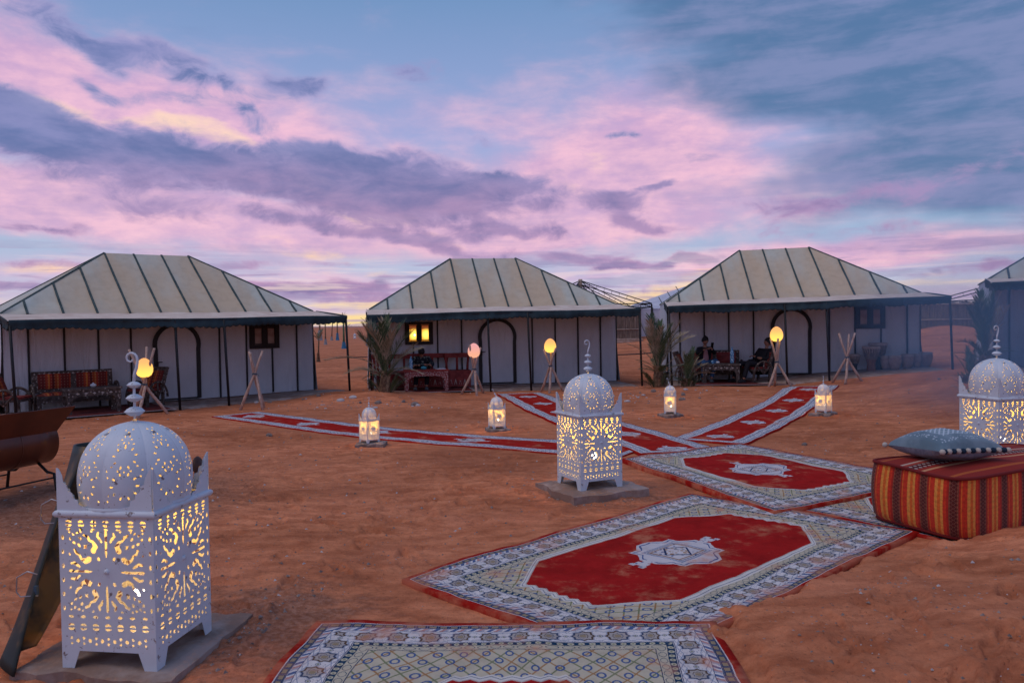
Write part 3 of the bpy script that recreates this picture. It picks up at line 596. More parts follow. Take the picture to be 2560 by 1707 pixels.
        c = mix(f < 0.0, c, mix(smooth(fr, 0.35, 0.7), (0.39, 0.015, 0.014), (0.29, 0.012, 0.011)))
        c = medallion(c, p, q, 0.25)
        dust = smooth(noise(o, 3.1, 5, 0.65) + nmax(0.0, 0.34 - d) * 0.55, 0.60, 0.78); c = mix(dust * 0.55, c, (0.52, 0.21, 0.12))
        return sandy(c, o)
    return mat(name, rough=0.95, fn=fn, bump=lambda o: (noise(X.uv, 90, 3, .7) + noise(X.uv, 9, 3) * 1.5, .35, .008), spec=0.03)
def runner_mat(name, W, L, n, off=0.0):
    step = L / n
    def fn(o):
        u, v, _ = sep(X.uv); d = nmin(u, W - u); fz = noise(comb(u, v), 50, 2); d = d + (fz - 0.5) * 0.008
        e = nmin(v, L - v); d = nmin(d, e)
        sp_ = voro(comb(u, v), 34); s2 = voro(comb(u, v), 15, rand=0.4)
        c = mix(d < 0.020, WHT, DRED)
        bd = mix(sp_ < 0.30, (0.64, 0.62, 0.64), (0.15, 0.19, 0.29)); bd = mix(between(s2, 0.45, 0.56), bd, (0.12, 0.15, 0.22))
        c = mix(d > 0.026, c, bd); c = mix(between(d, 0.055, 0.066), c, (0.05, 0.08, 0.16)); c = mix(between(d, 0.150, 0.163), c, (0.05, 0.08, 0.16)); c = mix(between(d, 0.20, 0.222), c, (0.50, 0.46, 0.46))
        fr = noise(comb(u, v), 3.0, 5, 0.65)
        c = mix(d > 0.222 + nabs(wrap(v, 0.05)) * 0.2, c, mix(smooth(fr, 0.35, 0.7), (0.40, 0.018, 0.012), (0.30, 0.013, 0.010)))
        c = medallion(c, u - W / 2, wrap(v + off, step), 0.155)
        return sandy(c, o, 0.9)
    return mat(name, rough=0.95, fn=fn, bump=lambda o: (noise(X.uv, 90, 3, .7), .3, .006), spec=0.03)
def rug_mesh(name, pos, W, L, nu, nv, lay, mats, seed, wave=0.010):
    """pos(s,t) -> ground point; a woven sheet 8 mm thick lying on the sand"""
    s, t = np.meshgrid(np.linspace(0, 1, nu + 1), np.linspace(0, 1, nv + 1))
    x, y = pos(s, t); ed = np.minimum(np.minimum(s, 1 - s) * W, np.minimum(t, 1 - t) * L)
    wv = fbm(x * 1.5 + seed, y * 1.5, 3, 0.5, seed) * wave + np.abs(fbm(x * 2.8, y * 2.8, 2, 0.5, seed + 5)) * wave * 0.8
    x = x + fbm(x * 1.3, y * 1.3 + seed, 3, 0.5, seed + 2) * 0.028; y = y + fbm(x * 1.3 + 9, y * 1.3, 3, 0.5, seed + 3) * 0.028
    z = S0(x, y) + lay + np.maximum(wv, -0.002)
    top = np.stack([x, y, z], -1).reshape(-1, 3); n = len(top)
    i = np.arange(nv)[:, None] * (nu + 1); j = np.arange(nu)[None, :]
    q = np.stack([i + j, i + j + 1, i + nu + 2 + j, i + nu + 1 + j], -1).reshape(-1, 4)
    ring = list(range(nu + 1)) + [k * (nu + 1) + nu for k in range(1, nv + 1)] + [nv * (nu + 1) + k for k in range(nu - 1, -1, -1)] + [k * (nu + 1) for k in range(nv - 1, 0, -1)]
    low = top[ring].copy(); low[:, 2] -= 0.014 + lay * 0.9
    m = len(ring); sk = np.array([(n + k, n + (k + 1) % m, ring[(k + 1) % m], ring[k]) for k in range(m)])
    co = np.vstack([top, low]); fs = np.vstack([q, sk])
    me = bpy.data.meshes.new(name); me.from_pydata(co.tolist(), [], fs.tolist())
    uv = np.stack([s * W, t * L], -1).reshape(-1, 2); uv = np.vstack([uv, uv[ring]])
    ul = me.uv_layers.new(name='UVMap'); li = np.zeros(len(me.loops), np.int32); me.loops.foreach_get('vertex_index', li)
    ul.data.foreach_set('uv', uv[li].astype(np.float32).ravel())
    me.polygons.foreach_set('use_smooth', [True] * len(fs)); me.materials.append(mats)
    return link(name, me)
def quad(p00, p10, p11, p01):
    def f(s, t):
        r = []
        for k in (0, 1): r.append((1 - s) * (1 - t) * p00[k] + s * (1 - t) * p10[k] + s * t * p11[k] + (1 - s) * t * p01[k])
        return r[0], r[1]
    return f
def strip(pts, W, wide=None):
    P = np.array(pts, float); d = np.r_[0, np.cumsum(np.hypot(*np.diff(P, axis=0).T))]; L = d[-1]
    def f(s, t):
        tt = t * L; e = 0.25
        def ev(q):
            # smoothed polyline
            r = 0
            for k in np.linspace(-1, 1, 9): r = r + np.stack([np.interp(np.clip(q + k * 0.9, 0, L), d, P[:, 0]), np.interp(np.clip(q + k * 0.9, 0, L), d, P[:, 1])], -1)
            return r / 9
        c = ev(tt); g = ev(np.minimum(tt + e, L)) - ev(np.maximum(tt - e, 0)); g = g / np.linalg.norm(g, axis=-1, keepdims=True)
        k = (s - 0.5) * W
        return c[..., 0] + g[..., 1] * k, c[..., 1] - g[..., 0] * k
    return f, L
# R4 lies lowest under the pouf, then R2, R3 and R1
m4 = rug_mat('rug_pattern_under', 2.0, 3.0)
tag(rug_mesh('rug', quad((3.55, 5.35), (2.35, 7.0), (4.75, 8.75), (5.95, 7.1)), 2.0, 3.0, 40, 60, 0.010, m4, 4), 'red and white woven rug mostly hidden beneath the striped pouf', 'rug', 'large medallion rugs')
m2 = rug_mat('rug_pattern_middle', 2.02, 3.4)
tag(rug_mesh('rug', quad((0.60, 3.70), (-0.78, 5.05), (1.70, 7.42), (3.18, 5.98)), 2.02, 3.4, 60, 90, 0.024, m2, 12), 'large red rug in the middle foreground, its right edge buried in sand', 'rug', 'large medallion rugs')
m3 = rug_mat('rug_pattern_far', 2.05, 3.0)
tag(rug_mesh('rug', quad((1.28, 9.30), (3.05, 10.32), (4.35, 7.75), (2.24, 6.57)), 2.05, 3.0, 60, 90, 0.040, m3, 21), 'large red medallion rug between the tall lantern and the striped pouf', 'rug', 'large medallion rugs')
m1 = rug_mat('rug_pattern_near', 2.22, 3.2, sb=0.60, eb=0.70)
tag(rug_mesh('rug', quad((-1.13, 4.27), (1.10, 4.20), (0.98, 1.1), (-1.30, 1.14)), 2.22, 3.2, 60, 90, 0.044, m1, 33), 'nearest patterned rug with a white star border, cut by the picture bottom', 'rug', 'large medallion rugs')
for pts, w_, n_, lay, lab, seed, off in ((RUN_A, 0.98, 5, 0.010, 'long red runner leading left to the tent beside the barrel grill', 5, .9), (RUN_B, 1.08, 6, 0.026, 'red runner leading to the middle tent, passing behind the tall lantern', 6, 0.35),
                               (RUN_C, 1.08, 5, 0.018, 'red runner leading to the right tent where two people sit', 7, .75)):
    f, L = strip(pts, w_); tag(rug_mesh('runner_rug', f, w_, L, 14, 120, lay, runner_mat('runner_pattern', w_, L, n_, off), seed, 0.008), lab, 'runner rug', 'runner rugs laid to the tents')

# ------------------------------------------------------------------ pierced lanterns
def caps(pts, rads, n=4):
    """outline of a chain of discs"""
    pts = [Vector(p) for p in pts]; L, R_ = [], []; k = len(pts)
    for i, p in enumerate(pts):
        t = (pts[min(i + 1, k - 1)] - pts[max(i - 1, 0)]).normalized(); nrm = Vector((-t.y, t.x)); L.append(p + nrm * rads[i]); R_.append(p - nrm * rads[i])
    def arc(c, t, r):
        a0 = math.atan2(t.y, t.x); return [c + Vector((math.cos(a0 + PI / 2 - PI * j / n), math.sin(a0 + PI / 2 - PI * j / n))) * r for j in range(1, n)]
    t1 = (pts[-1] - pts[-2]).normalized(); t0 = (pts[0] - pts[1]).normalized()
    return L + arc(pts[-1], t1, rads[-1]) + R_[::-1] + arc(pts[0], t0, rads[0])
def lens(cx, cy, a, b, rot=0.0, n=8):
    o = []; c, s = math.cos(rot), math.sin(rot)
    for k in range(n):
        t = 2 * PI * k / n; x, y = a * math.cos(t), b * math.sin(t) * (abs(math.sin(t)) ** 0.3); o.append(Vector((cx + x * c - y * s, cy + x * s + y * c)))
    return o
def halfd(cx, cy, r, sgn): return [Vector((cx + r * math.cos(PI * k / 5), cy + sgn * (0.003 + r * 0.72 * math.sin(PI * k / 5)))) for k in range(6)][::(1 if sgn > 0 else -1)]
def cross(cx, cy, r): return [Vector((cx + (r if k % 2 == 0 else r * 0.38) * math.cos(PI / 4 + k * PI / 4), cy + (r if k % 2 == 0 else r * 0.38) * math.sin(PI / 4 + k * PI / 4))) for k in range(8)]
def pierce(outline, holes, extra=()):
    vs, ed = [], []
    for lp in [outline] + holes:
        o = len(vs); vs += [Vector((p[0], p[1])) for p in lp]; ed += [(o + i, o + (i + 1) % len(lp)) for i in range(len(lp))]
    vs += [Vector((p[0], p[1])) for p in extra]
    ov, oe, of, *_r = geometry.delaunay_2d_cdt(vs, ed, [], 0, 1e-5)
    P = np.array([(v.x, v.y) for v in ov]); F = np.array(of); cen = P[F].mean(1)
    def inside(lp):
        r = np.zeros(len(cen), bool); n = len(lp)
        for i in range(n):
            x1, y1 = lp[i][0], lp[i][1]; x2, y2 = lp[(i + 1) % n][0], lp[(i + 1) % n][1]
            c = ((y1 > cen[:, 1]) != (y2 > cen[:, 1])); r ^= c & (cen[:, 0] < (x2 - x1) * (cen[:, 1] - y1) / ((y2 - y1) if y2 != y1 else 1e-9) + x1)
        return r
    keep = inside(outline)
    for h in holes: keep &= ~inside(h)
    return P, F[keep]
def panel_mesh(simple=False):
    W, H_, lg = 0.49, 0.66, 0.085; w = W / 2; hs = []; cy = 0.385 + lg
    J = random.Random(3); j = lambda p, a=0.0012: [Vector((q[0] + J.uniform(-a, a), q[1] + J.uniform(-a, a))) for q in p]
    quad_ = [caps([(.066, .100), (.056, .120), (.066, .141), (.086, .149), (.096, .166), (.114, .174)], [.0142, .0130, .0070, .0062, .0070, .0056]),
             caps([(.090, .058), (.110, .048), (.131, .058), (.139, .078), (.156, .088), (.164, .106)], [.0142, .0130, .0070, .0062, .0070, .0056]),
             caps([(.024, .142), (.032, .156), (.044, .168), (.040, .184)], [.0052, .0070, .0070, .0055]), caps([(.140, .022), (.154, .030), (.168, .040), (.184, .036)], [.0052, .0070, .0070, .0055]),
             cross(.108, .118, .0150), lens(.040, .060, .0115, .0080, 1.0), lens(.140, .124, .011, .0065, .8), lens(.134, .158, .0105, .0065, .9), lens(.166, .136, .0105, .0065, .7), lens(.150, .184, .0085, .0065, .3), lens(.186, .156, .0085, .0065, 1.3),
             lens(.170, .176, .0080, .006, .8), lens(.190, .186, .006, .005, .8), lens(.130, .190, .006, .005, .8), lens(.190, .080, .007, .005, 1.3), lens(.075, .192, .007, .005, .3)]
    for sx in (-1, 1):
        for sy in (-1, 1):
            for p in quad_: hs.append(j([Vector((q.x * sx, cy + q.y * sy)) for q in p][::(sx * sy)]))
    for sy in (-1, 1): hs.append(j(caps([(0, cy + sy * .072), (0, cy + sy * .09), (0, cy + sy * .13), (0, cy + sy * .190)], [.003, .0060, .0052, .0068])))
    for sx in (-1, 1): hs.append(j(caps([(sx * .078, cy), (sx * .095, cy), (sx * .13, cy), (sx * .190, cy)], [.003, .0060, .0052, .0068])))
    for k in range(7):
        x = (k - 3) * 0.064
        hs += [j(halfd(x, lg + .615, .0165, 1)), j(halfd(x, lg + .612, .0165, -1)), j(lens(x, lg + .586, .0125, .0060)), j(lens(x, lg + .166, .0140, .0070)),
               j(halfd(x, lg + .118, .0175, 1)), j(halfd(x, lg + .115, .0175, -1))]
        for q_, r_ in ((.062, .0068), (.036, .0062)): hs.append(j(lens(x, lg + q_, r_ * 1.1, r_ * 1.1)))
        if k < 6: hs.append(j(lens(x + .032, lg + .050, .0095, .0110)))
    for sx in (-1, 1):
        for k in range(6): hs.append(j(lens(sx * .2260, lg + .205 + k * .068, .0065, .0125)))
    # legs are cut out of the same sheet
    out = [(-w, 0), (-w + .062, 0), (-w + .092, lg), (w - .092, lg), (w - .062, 0), (w, 0), (w, lg + H_), (-w, lg + H_)]
    P, F = pierce([Vector(p) for p in out], hs)
    me = bpy.data.meshes.new('side_panel'); me.from_pydata([(x, 0, y) for x, y in P], [], F.tolist()); me.materials.append(M_white); me.update(); return me, lg + H_
DP = [(0.0, .250), (.05, .258), (.11, .262), (.18, .256), (.25, .236), (.32, .200), (.38, .155), (.43, .105), (.47, .055), (.492, .02)]
DZ = [(0.0, 0.0), (.05, .05), (.11, .11), (.18, .178), (.25, .245), (.32, .303), (.38, .345), (.43, .372), (.47, .388), (.492, .392)]
def _cr(T_, b):
    i = max(0, min(len(T_) - 2, int(np.searchsorted([p[0] for p in T_], b)) - 1)); g = lambda k: T_[max(0, min(len(T_) - 1, k))]
    p0, p1, p2, p3 = g(i - 1), g(i), g(i + 1), g(i + 2); t = (b - p1[0]) / (p2[0] - p1[0]); h = p2[0] - p1[0]
    m1 = (p2[1] - p0[1]) / max(1e-6, p2[0] - p0[0]) * h; m2 = (p3[1] - p1[1]) / max(1e-6, p3[0] - p1[0]) * h
    return (2 * t ** 3 - 3 * t * t + 1) * p1[1] + (t ** 3 - 2 * t * t + t) * m1 + (-2 * t ** 3 + 3 * t * t) * p2[1] + (t ** 3 - t * t) * m2
def dr_(b): return _cr(DP, min(.492, max(0, b)))
def dz_(b): return _cr(DZ, min(.492, max(0, b)))
def dome_gore():
    hs = []; J = random.Random(5)
    def flower(cb, R_, n, a, b_, ph=0.0):
        for k in range(n):
            t = ph + 2 * PI * k / n; hs.append((R_ * math.cos(t), cb + R_ * math.sin(t), a, b_, t))
    flower(.115, .060, 10, .0085, .0048); flower(.255, .052, 9, .0080, .0046, .2); flower(.352, .022, 6, .0055, .0036)
    for x, b in ((-.082, .045), (.082, .045), (-.083, .19), (.083, .19), (0, .185), (-.03, .19), (.03, .188), (-.076, .075), (.076, .16), (-.078, .16), (.0, .318), (.035, .325), (-.036, .324), (.0, .40), (-.016, .415), (.016, .42), (.06, .21), (-.06, .21)):
        hs.append((x, b, .0052, .0038, J.uniform(0, 3)))
    polys = []
    half = math.tan(PI / 8)
    for (x, b, a, bb, t) in hs:
        pl = lens(x, b, a, bb, t, 6); polys.append([Vector((q.x / (2 * half * dr_(q.y)), q.y)) for q in pl])
    nb = 30; out = [(-.5, .492 * k / nb) for k in range(nb + 1)][::-1] + [(-.5 + k / 12, 0) for k in range(1, 12)] + [(.5, .492 * k / nb) for k in range(nb + 1)] + [(.5 - k / 12, .492) for k in range(1, 12)]
    ext = []
    for k in range(1, nb):
        for i in range(1, 12):
            p = (-.5 + i / 12, .492 * k / nb)
            if all((p[0] - sum(q.x for q in pl) / 6) ** 2 * .03 + (p[1] - sum(q.y for q in pl) / 6) ** 2 > .00012 for pl in polys): ext.append(p)
    P, F = pierce([Vector(p) for p in out], polys, ext)
    co = []
    for s_, b in P:
        r = dr_(b); bulge = 1 + 0.012 * (1 - (2 * s_) ** 2) ; a = s_ * PI / 4; rr = r * bulge
        co.append((math.sin(a) * rr, -math.cos(a) * rr, dz_(b)))
    me = bpy.data.meshes.new('dome_panel'); me.from_pydata(co, [], F.tolist()); me.polygons.foreach_set('use_smooth', [True] * len(F)); me.materials.append(M_white); me.update()
    nn = []
    for s_, b in P:            # true normals of the curved gore, so the pierced triangles do not show
        a = s_ * PI / 4; tz, tr = dz_(b + .004) - dz_(b - .004), dr_(b + .004) - dr_(b - .004); L = math.hypot(tz, tr) or 1
        v = Vector((math.sin(a) * tz / L, -math.cos(a) * tz / L, -tr / L)); v += Vector((math.cos(a), math.sin(a), 0)) * (s_ * .34); nn.append(v.normalized())
    me.normals_split_custom_set_from_vertices(nn); return me
PAN, BODY_H = panel_mesh(); GORE = dome_gore()
def solid(o, t=0.0022):
    m = o.modifiers.new('thickness', 'SOLIDIFY'); m.thickness = t; m.offset = 0; return o
def lantern(name, label, loc, rz, group, balls=3, crownh=1.0, tilt=0.0, hot=1.0, dome_scale=(1, 1)):
    t = thing(name, label, 'lantern', loc, rz, group); w = 0.245
    for k in range(4):
        o = solid(link('side_panel', PAN, t)); a = k * PI / 2; o.location = (math.sin(a) * w, -math.cos(a) * w, 0); o.rotation_euler = (0, 0, a)
        mb = MB(); mb.lathe([(.0, .010), (.009, .008), (.014, 0.0), (.015, -.003)], (0, 0, 0), 12, Matrix.Rotation(PI / 2, 3, 'X'))
        r = mb.build('rivet', M_white, o); r.location = (0, -0.002, .47)
    # rolled moulding under the crown, beaded
    mb = MB(); e = w + .006
    for k in range(4):
        a = k * PI / 2; R_ = Matrix.Rotation(a, 3, 'Z'); prof = [(0, -.018), (.010, -.016), (.017, -.006), (.018, .004), (.012, .014), (.002, .018)]
        vs = []
        for i in range(25):
            x = -1 + 2 * i / 24; wob = 0.0022 * math.sin(i * 3.0)
            for (p, q) in prof: vs.append(R_ @ Vector((x * (w + p), -(w + p + wob), q)))
        n = len(prof); mb.add(vs, [(i * n + j, (i + 1) * n + j, (i + 1) * n + j + 1, i * n + j + 1) for i in range(24) for j in range(n - 1)], True)
    mb.build('moulding', M_white, t, (0, 0, BODY_H))
    MB().box((0, 0, .092), (2 * w - .01, 2 * w - .01, .004)).build('base_plate', M_white, t)
    # sheet deck closing the body round the dome
    mb = MB(); vs = []
    for k in range(16):
        a = 2 * PI * (k + .5) / 16; vs.append((.245 * math.cos(a), .245 * math.sin(a), 0))
    for k in range(16):
        a = 2 * PI * (k + .5) / 16; s_ = w / max(abs(math.cos(a)), abs(math.sin(a))); vs.append((s_ * math.cos(a), s_ * math.sin(a), 0))
    mb.add(vs, [(k, 16 + k, 16 + (k + 1) % 16, (k + 1) % 16) for k in range(16)]); mb.build('deck', M_white, t, (0, 0, BODY_H + .006))
    for k in range(4):            # stepped crown plates at the corners
        pr = MB(); h = .205 * crownh
        out = [(0, 0), (0, h), (.010, h * .97), (.030, h * .80), (.036, h * .64), (.054, h * .60), (.060, h * .46), (.080, h * .42), (.086, h * .29), (.108, h * .25), (.114, h * .13), (.150, h * .09), (.158, 0)]
        pr.prism(out, .0025, (-w - .002, -w - .003, 0), (1, 0, 0), (0, 0, 1)); pr.prism(out, .0025, (-w - .003, -w + .0025, 0), (0, 1, 0), (0, 0, 1))
        o = pr.build('crown_plate', M_white, t, (0, 0, BODY_H + .014)); o.rotation_euler = (0, 0, k * PI / 2)
    dome_e = bpy.data.objects.new('dome', MB().lathe([(.256, -.004), (.262, .006), (.255, .016)], (0, 0, 0), 32).mesh('dome', M_white)); C.objects.link(dome_e); dome_e.parent = t; dome_e.location = (0, 0, BODY_H + .012)
    dome_e.scale = (dome_scale[0], dome_scale[0], dome_scale[1])
    for k in range(8):
        o = link('dome_panel', GORE, dome_e); o.rotation_euler = (0, 0, k * PI / 4 + PI / 8); o.location = (0, 0, .006)
    # finial: stem, flattened balls and a curled hook
    fz = BODY_H + .012 + .398 * dome_scale[1]
    fe = MB(); fe.lathe([(.06, -.016), (.035, -.002), (.012, .006)], (0, 0, 0), 20); fe.tube([(0, 0, 0), (0, 0, .215)], .0065, 8); st = fe.build('finial', M_white, t, (0, 0, fz))
    if tilt: st.rotation_euler = (0, tilt, 0)
    for i in range(balls):
        z = (.052, .120, .186)[i] if balls == 3 else (.05, .13)[i]; r = (.046, .038, .032)[i] if balls == 3 else (.036, .034)[i]; f = .54 if balls == 3 else .8
        b = MB(); b.lathe([(0.004, -r * f), (r * .45, -r * f * .88), (r * .8, -r * f * .5), (r * .97, -.003), (r * 1.05, -.0015), (r * 1.05, .0015), (r * .97, .003), (r * .8, r * f * .5), (r * .45, r * f * .88), (0.004, r * f)], (0, 0, 0), 20)
        b.build('ball', M_white, st, (0, 0, z))
    h = MB(); pts = [(0, 0, .205), (.004, 0, .24), (.016, 0, .27), (.022, 0, .30)]
    for k in range(15):
        a = 0.0 + k * 0.42; r = .036 * (1 - k / 19); pts.append((-.014 + r * math.cos(a), 0, .318 + r * math.sin(a)))
    h.tube(pts, [.0075] * 3 + [.0065 - .00015 * k for k in range(len(pts) - 3)], 7); h.build('hook', M_white, st)
    # bulb
    b = MB(); b.lathe([(.002, -.028), (.016, -.024), (.027, -.008), (.027, .008), (.016, .026), (.010, .04)], (0, 0, 0), 12); b.build('bulb', M_bulb, t, (.03, -.05, .30))
    ld = bpy.data.lights.new('lantern_light', 'POINT'); ld.energy = 8.5 * hot; ld.color = (1.0, 0.40, 0.04); ld.shadow_soft_size = 0.035
    l = bpy.data.objects.new('lantern_light', ld); C.objects.link(l); l.parent = t; l.location = (0.0, 0.0, .62)
    return t
def slab(label, loc, rz, d, m, seed, cat='slab', irr=0.04):
    r = random.Random(seed); bm = bmesh.new(); bmesh.ops.create_grid(bm, x_segments=10, y_segments=10, size=0.5)
    for v in bm.verts: v.co.x *= d[0]; v.co.y *= d[1]; v.co.z = d[2]
    ext = bmesh.ops.extrude_face_region(bm, geom=bm.faces[:])
    for v in [g for g in ext['geom'] if isinstance(g, bmesh.types.BMVert)]: v.co.z = -0.08
    for v in bm.verts:
        if v.co.z > 0: v.co.z -= 0.012 * (abs(v.co.x) > d[0] * .49 or abs(v.co.y) > d[1] * .49)
        nx = float(fbm(np.array(v.co.x * 4 + seed), np.array(v.co.y * 4), 3, .6, seed)); v.co.x += nx * irr; v.co.y += float(fbm(np.array(v.co.y * 4), np.array(v.co.x * 4 + seed), 3, .6, seed + 1)) * irr; v.co.z += nx * .008
    bmesh.ops.recalc_face_normals(bm, faces=bm.faces); me = bpy.data.meshes.new('stone_slab'); bm.to_mesh(me); bm.free(); me.materials.append(m)
    return tag(link('stone_slab', me, None, loc, rz), label, cat)
BIGG, SMG = 'tall white pierced metal lanterns', 'small white pierced lanterns along the runners'
slab('concrete slab under the tall lantern at the left', (-2.02, 4.10, 0), math.radians(-8), (0.86, 0.84, .035), M_slab, 1)
lantern('floor_lantern', 'tall white pierced lantern nearest the camera at the left', (-1.97, 3.99, .03), math.radians(-8), BIGG).scale = (1.03,) * 3
slab('square concrete slab under the tall lantern beside the rugs', (0.76, 7.62, 0), math.radians(24), (0.84, 0.80, .085), M_slab, 2)
lantern('floor_lantern', 'tall white pierced lantern standing beside the rugs in the middle', (0.75, 7.62, .086), math.radians(25), BIGG, hot=1.5).scale = (.955,) * 3
lantern('floor_lantern', 'tall white pierced lantern behind the cushion at the right edge', (5.19, 8.22, sz(5.1, 8.3) + .09), math.radians(16), BIGG)
slab('concrete slab under the tall lantern at the right edge', (5.19, 8.22, sz(5.1, 8.3)), math.radians(16), (0.8, 0.8, .09), M_slab, 3)
SML = [(-2.05, 10.90, 45, 'small lit lantern in front of the left runner', -0.0, 'rough stone under the small lantern by the left runner'),
       (-0.26, 12.15, 26, 'small lit lantern with a bent finial, left of the middle runner', -0.5, 'rough stone under the small lantern with the bent finial'),
       (2.82, 13.75, -14, 'small lit lantern between the middle and right runners', -0.35, 'rough stone under the small lantern between two runners'),
       (5.45, 13.45, 38, 'small lit lantern to the right of the rightmost runner', 0.0, 'rough stone under the small lantern right of the runners')]
for i, (x, y, a, lab, tl, sl_) in enumerate(SML):
    z = sz(x, y); slab(sl_, (x, y, z), .3 * i, (.40, .34, .045), M_stone, 20 + i, 'stone', .07)
    l = lantern('small_lantern', lab, (x, y, z + .047), math.radians(a), SMG, balls=2, hot=1.2, tilt=tl, dome_scale=(.93, 1.05)); l.scale = (.42,) * 3
    for ch in l.children:
        if ch.type == 'LIGHT': ch.data.energy = 6.5
# ------------------------------------------------------------------ tents
TW, CAN, DEP = 6.8, 1.7, 4.0           # front width, canopy depth, body depth
def tent(label, pl, pr, zl, zr, el_, er_, win_s, lit, furnish_seed, platform=True, sidewall=False):
    """pl, pr: ground points of the two front canopy corners; zl, zr: ground there; el_, er_: height of the eave above world zero"""
    ax, ay = pl; bx, by = pr; W = math.hypot(bx - ax, by - ay); ang = math.atan2(by - ay, bx - ax); z0 = (zl + zr) / 2; k = W / TW
    T = thing('tent', label, 'tent', (ax, ay, z0), ang, 'canvas tents set in a semicircle'); R = random.Random(furnish_seed)
    c, s = math.cos(ang), math.sin(ang)
    def gz(x, y): return sz(ax + c * x - s * y, ay + s * x + c * y) - z0
    def e(x): t = x / W; return el_ + (er_ - el_) * t - z0
    mid = W / 2; y1 = CAN; y2 = CAN + DEP; ym = CAN + DEP / 2; rl = 0.975; fold = 0.165; rz_ = 3.57 - 1.92; b = W / 2 - 0.12
    fz = lambda x: e(x) + fold
    rx0, rx1 = mid - rl - 0.05, mid + rl - 0.05; rzv = lambda x: e(mid) + rz_ + (x - mid) * (er_ - el_) / W
    seams = [mid + d for d in (-2.925, -2.275, -1.625, -.975, -.325, .325, .975, 1.625, 2.275, 2.925)]
    xl, xr = 0.06, W - 0.06
    def top_at(xb):
        """where a roof seam starting at xb on the fold meets the ridge or a hip; returns (x, y, z)"""
        t = 1.0
        if xb < mid - rl: t = (xb - xl) / (mid - rl - xl)
        if xb > mid + rl: t = (xr - xb) / (xr - mid - rl)
        xo = -0.05 * t
        return (xb + xo, y1 + (ym - y1) * t, fz(xb) + (rzv(xb) - fz(xb)) * t)
    def sag(p, t, a): return (p[0], p[1] + a * .3, p[2] - a)
    # roof panels between the seams, front slope
    edges = [xl] + seams + [xr]
    for i in range(len(edges) - 1):
        a_, b_ = edges[i], edges[i + 1]; pa0, pb0 = (a_, y1 - .02, fz(a_)), (b_, y1 - .02, fz(b_)); pa1, pb1 = top_at(a_), top_at(b_)
        mb = MB(); ph = R.uniform(0, 6)
        def f(u, v):
            x = [pa0[k_] * (1 - u) * (1 - v) + pb0[k_] * u * (1 - v) + pa1[k_] * (1 - u) * v + pb1[k_] * u * v for k_ in range(3)]
            g = 0.030 * math.sin(PI * u) * math.sin(PI * min(1, v + .15)) + 0.006 * math.sin(v * 9 + ph)
            return (x[0], x[1] + g * .5, x[2] - g)
        mb.grid(f, 5, 9); mb.build('roof_panel', M_roof, T)
    # back slope and hip ends, one sheet each
    mb = MB(); q = [(xl, y2, fz(xl)), (xr, y2, fz(xr)), top_at(mid + rl), top_at(mid - rl)]; mb.add(q, [(1, 0, 3, 2)]); mb.build('roof_slope', M_roof, T)
    for (x_, tp) in ((xl, top_at(mid - rl)), (xr, top_at(mid + rl))):
        mb = MB(); mb.grid(lambda u, v, x_=x_, tp=tp: (x_ * (1 - v) + tp[0] * v, (y1 + (y2 - y1) * u) * (1 - v) + tp[1] * v, fz(x_) * (1 - v) + tp[2] * v - .03 * math.sin(PI * u) * math.sin(PI * v)), 6, 6, flip=(x_ == xr)); mb.build('roof_slope', M_roof, T)
    def strap(p, q, w_, th=0.012, name='seam_strap', m=None):
        mb = MB(); p, q = Vector(p), Vector(q); t = (q - p); L = t.length; t.normalize(); up = Vector((0, -0.6, 0.8)); sd = t.cross(up).normalized() * w_ / 2; up = sd.cross(t).normalized() * th
        if up.z < 0: up = -up
        pts = [p + t * L * i / 6 - Vector((0, 0, .024 * math.sin(PI * i / 6))) * 0 for i in range(7)]
        vs = [];
        for a_ in pts: vs += [a_ - sd - up, a_ + sd - up, a_ + sd + up, a_ - sd + up]
        fs = [(0, 1, 2, 3), (27, 26, 25, 24)]
        for i in range(6):
            for j in range(4): fs.append((i * 4 + j, (i + 1) * 4 + j, (i + 1) * 4 + (j + 1) % 4, i * 4 + (j + 1) % 4))
        mb.add(vs, fs); return mb.build(name, m or M_seam, T)
    for x in seams: p = (x, y1 - .03, fz(x) + .004); tp = top_at(x); strap(p, (tp[0], tp[1], tp[2] + .004), .044)
    for x_, d in ((xl, -1), (xr, 1)):
        tp = top_at(mid + d * rl)
        strap((x_, y1, fz(x_) + .006), (tp[0], tp[1], tp[2] + .008), .034, name='hip_strap')
        strap((x_, y2, fz(x_) + .006), (tp[0], tp[1], tp[2] + .008), .034, name='hip_strap')
    # canopy sheet out to the posts, hem and scalloped valance
    mb = MB()
    def fc(u, v):
        x = W * u; cs = 0.028 * math.sin(PI * v) * (0.5 + 0.5 * abs(math.sin(PI * u * 3.02))) + .008 * math.sin(u * 23)
        return (x, y1 * v, e(x) * (1 - v) + fz(x) * v - cs)
    mb.grid(fc, 44, 6); mb.build('canopy_sheet', M_canopy, T)
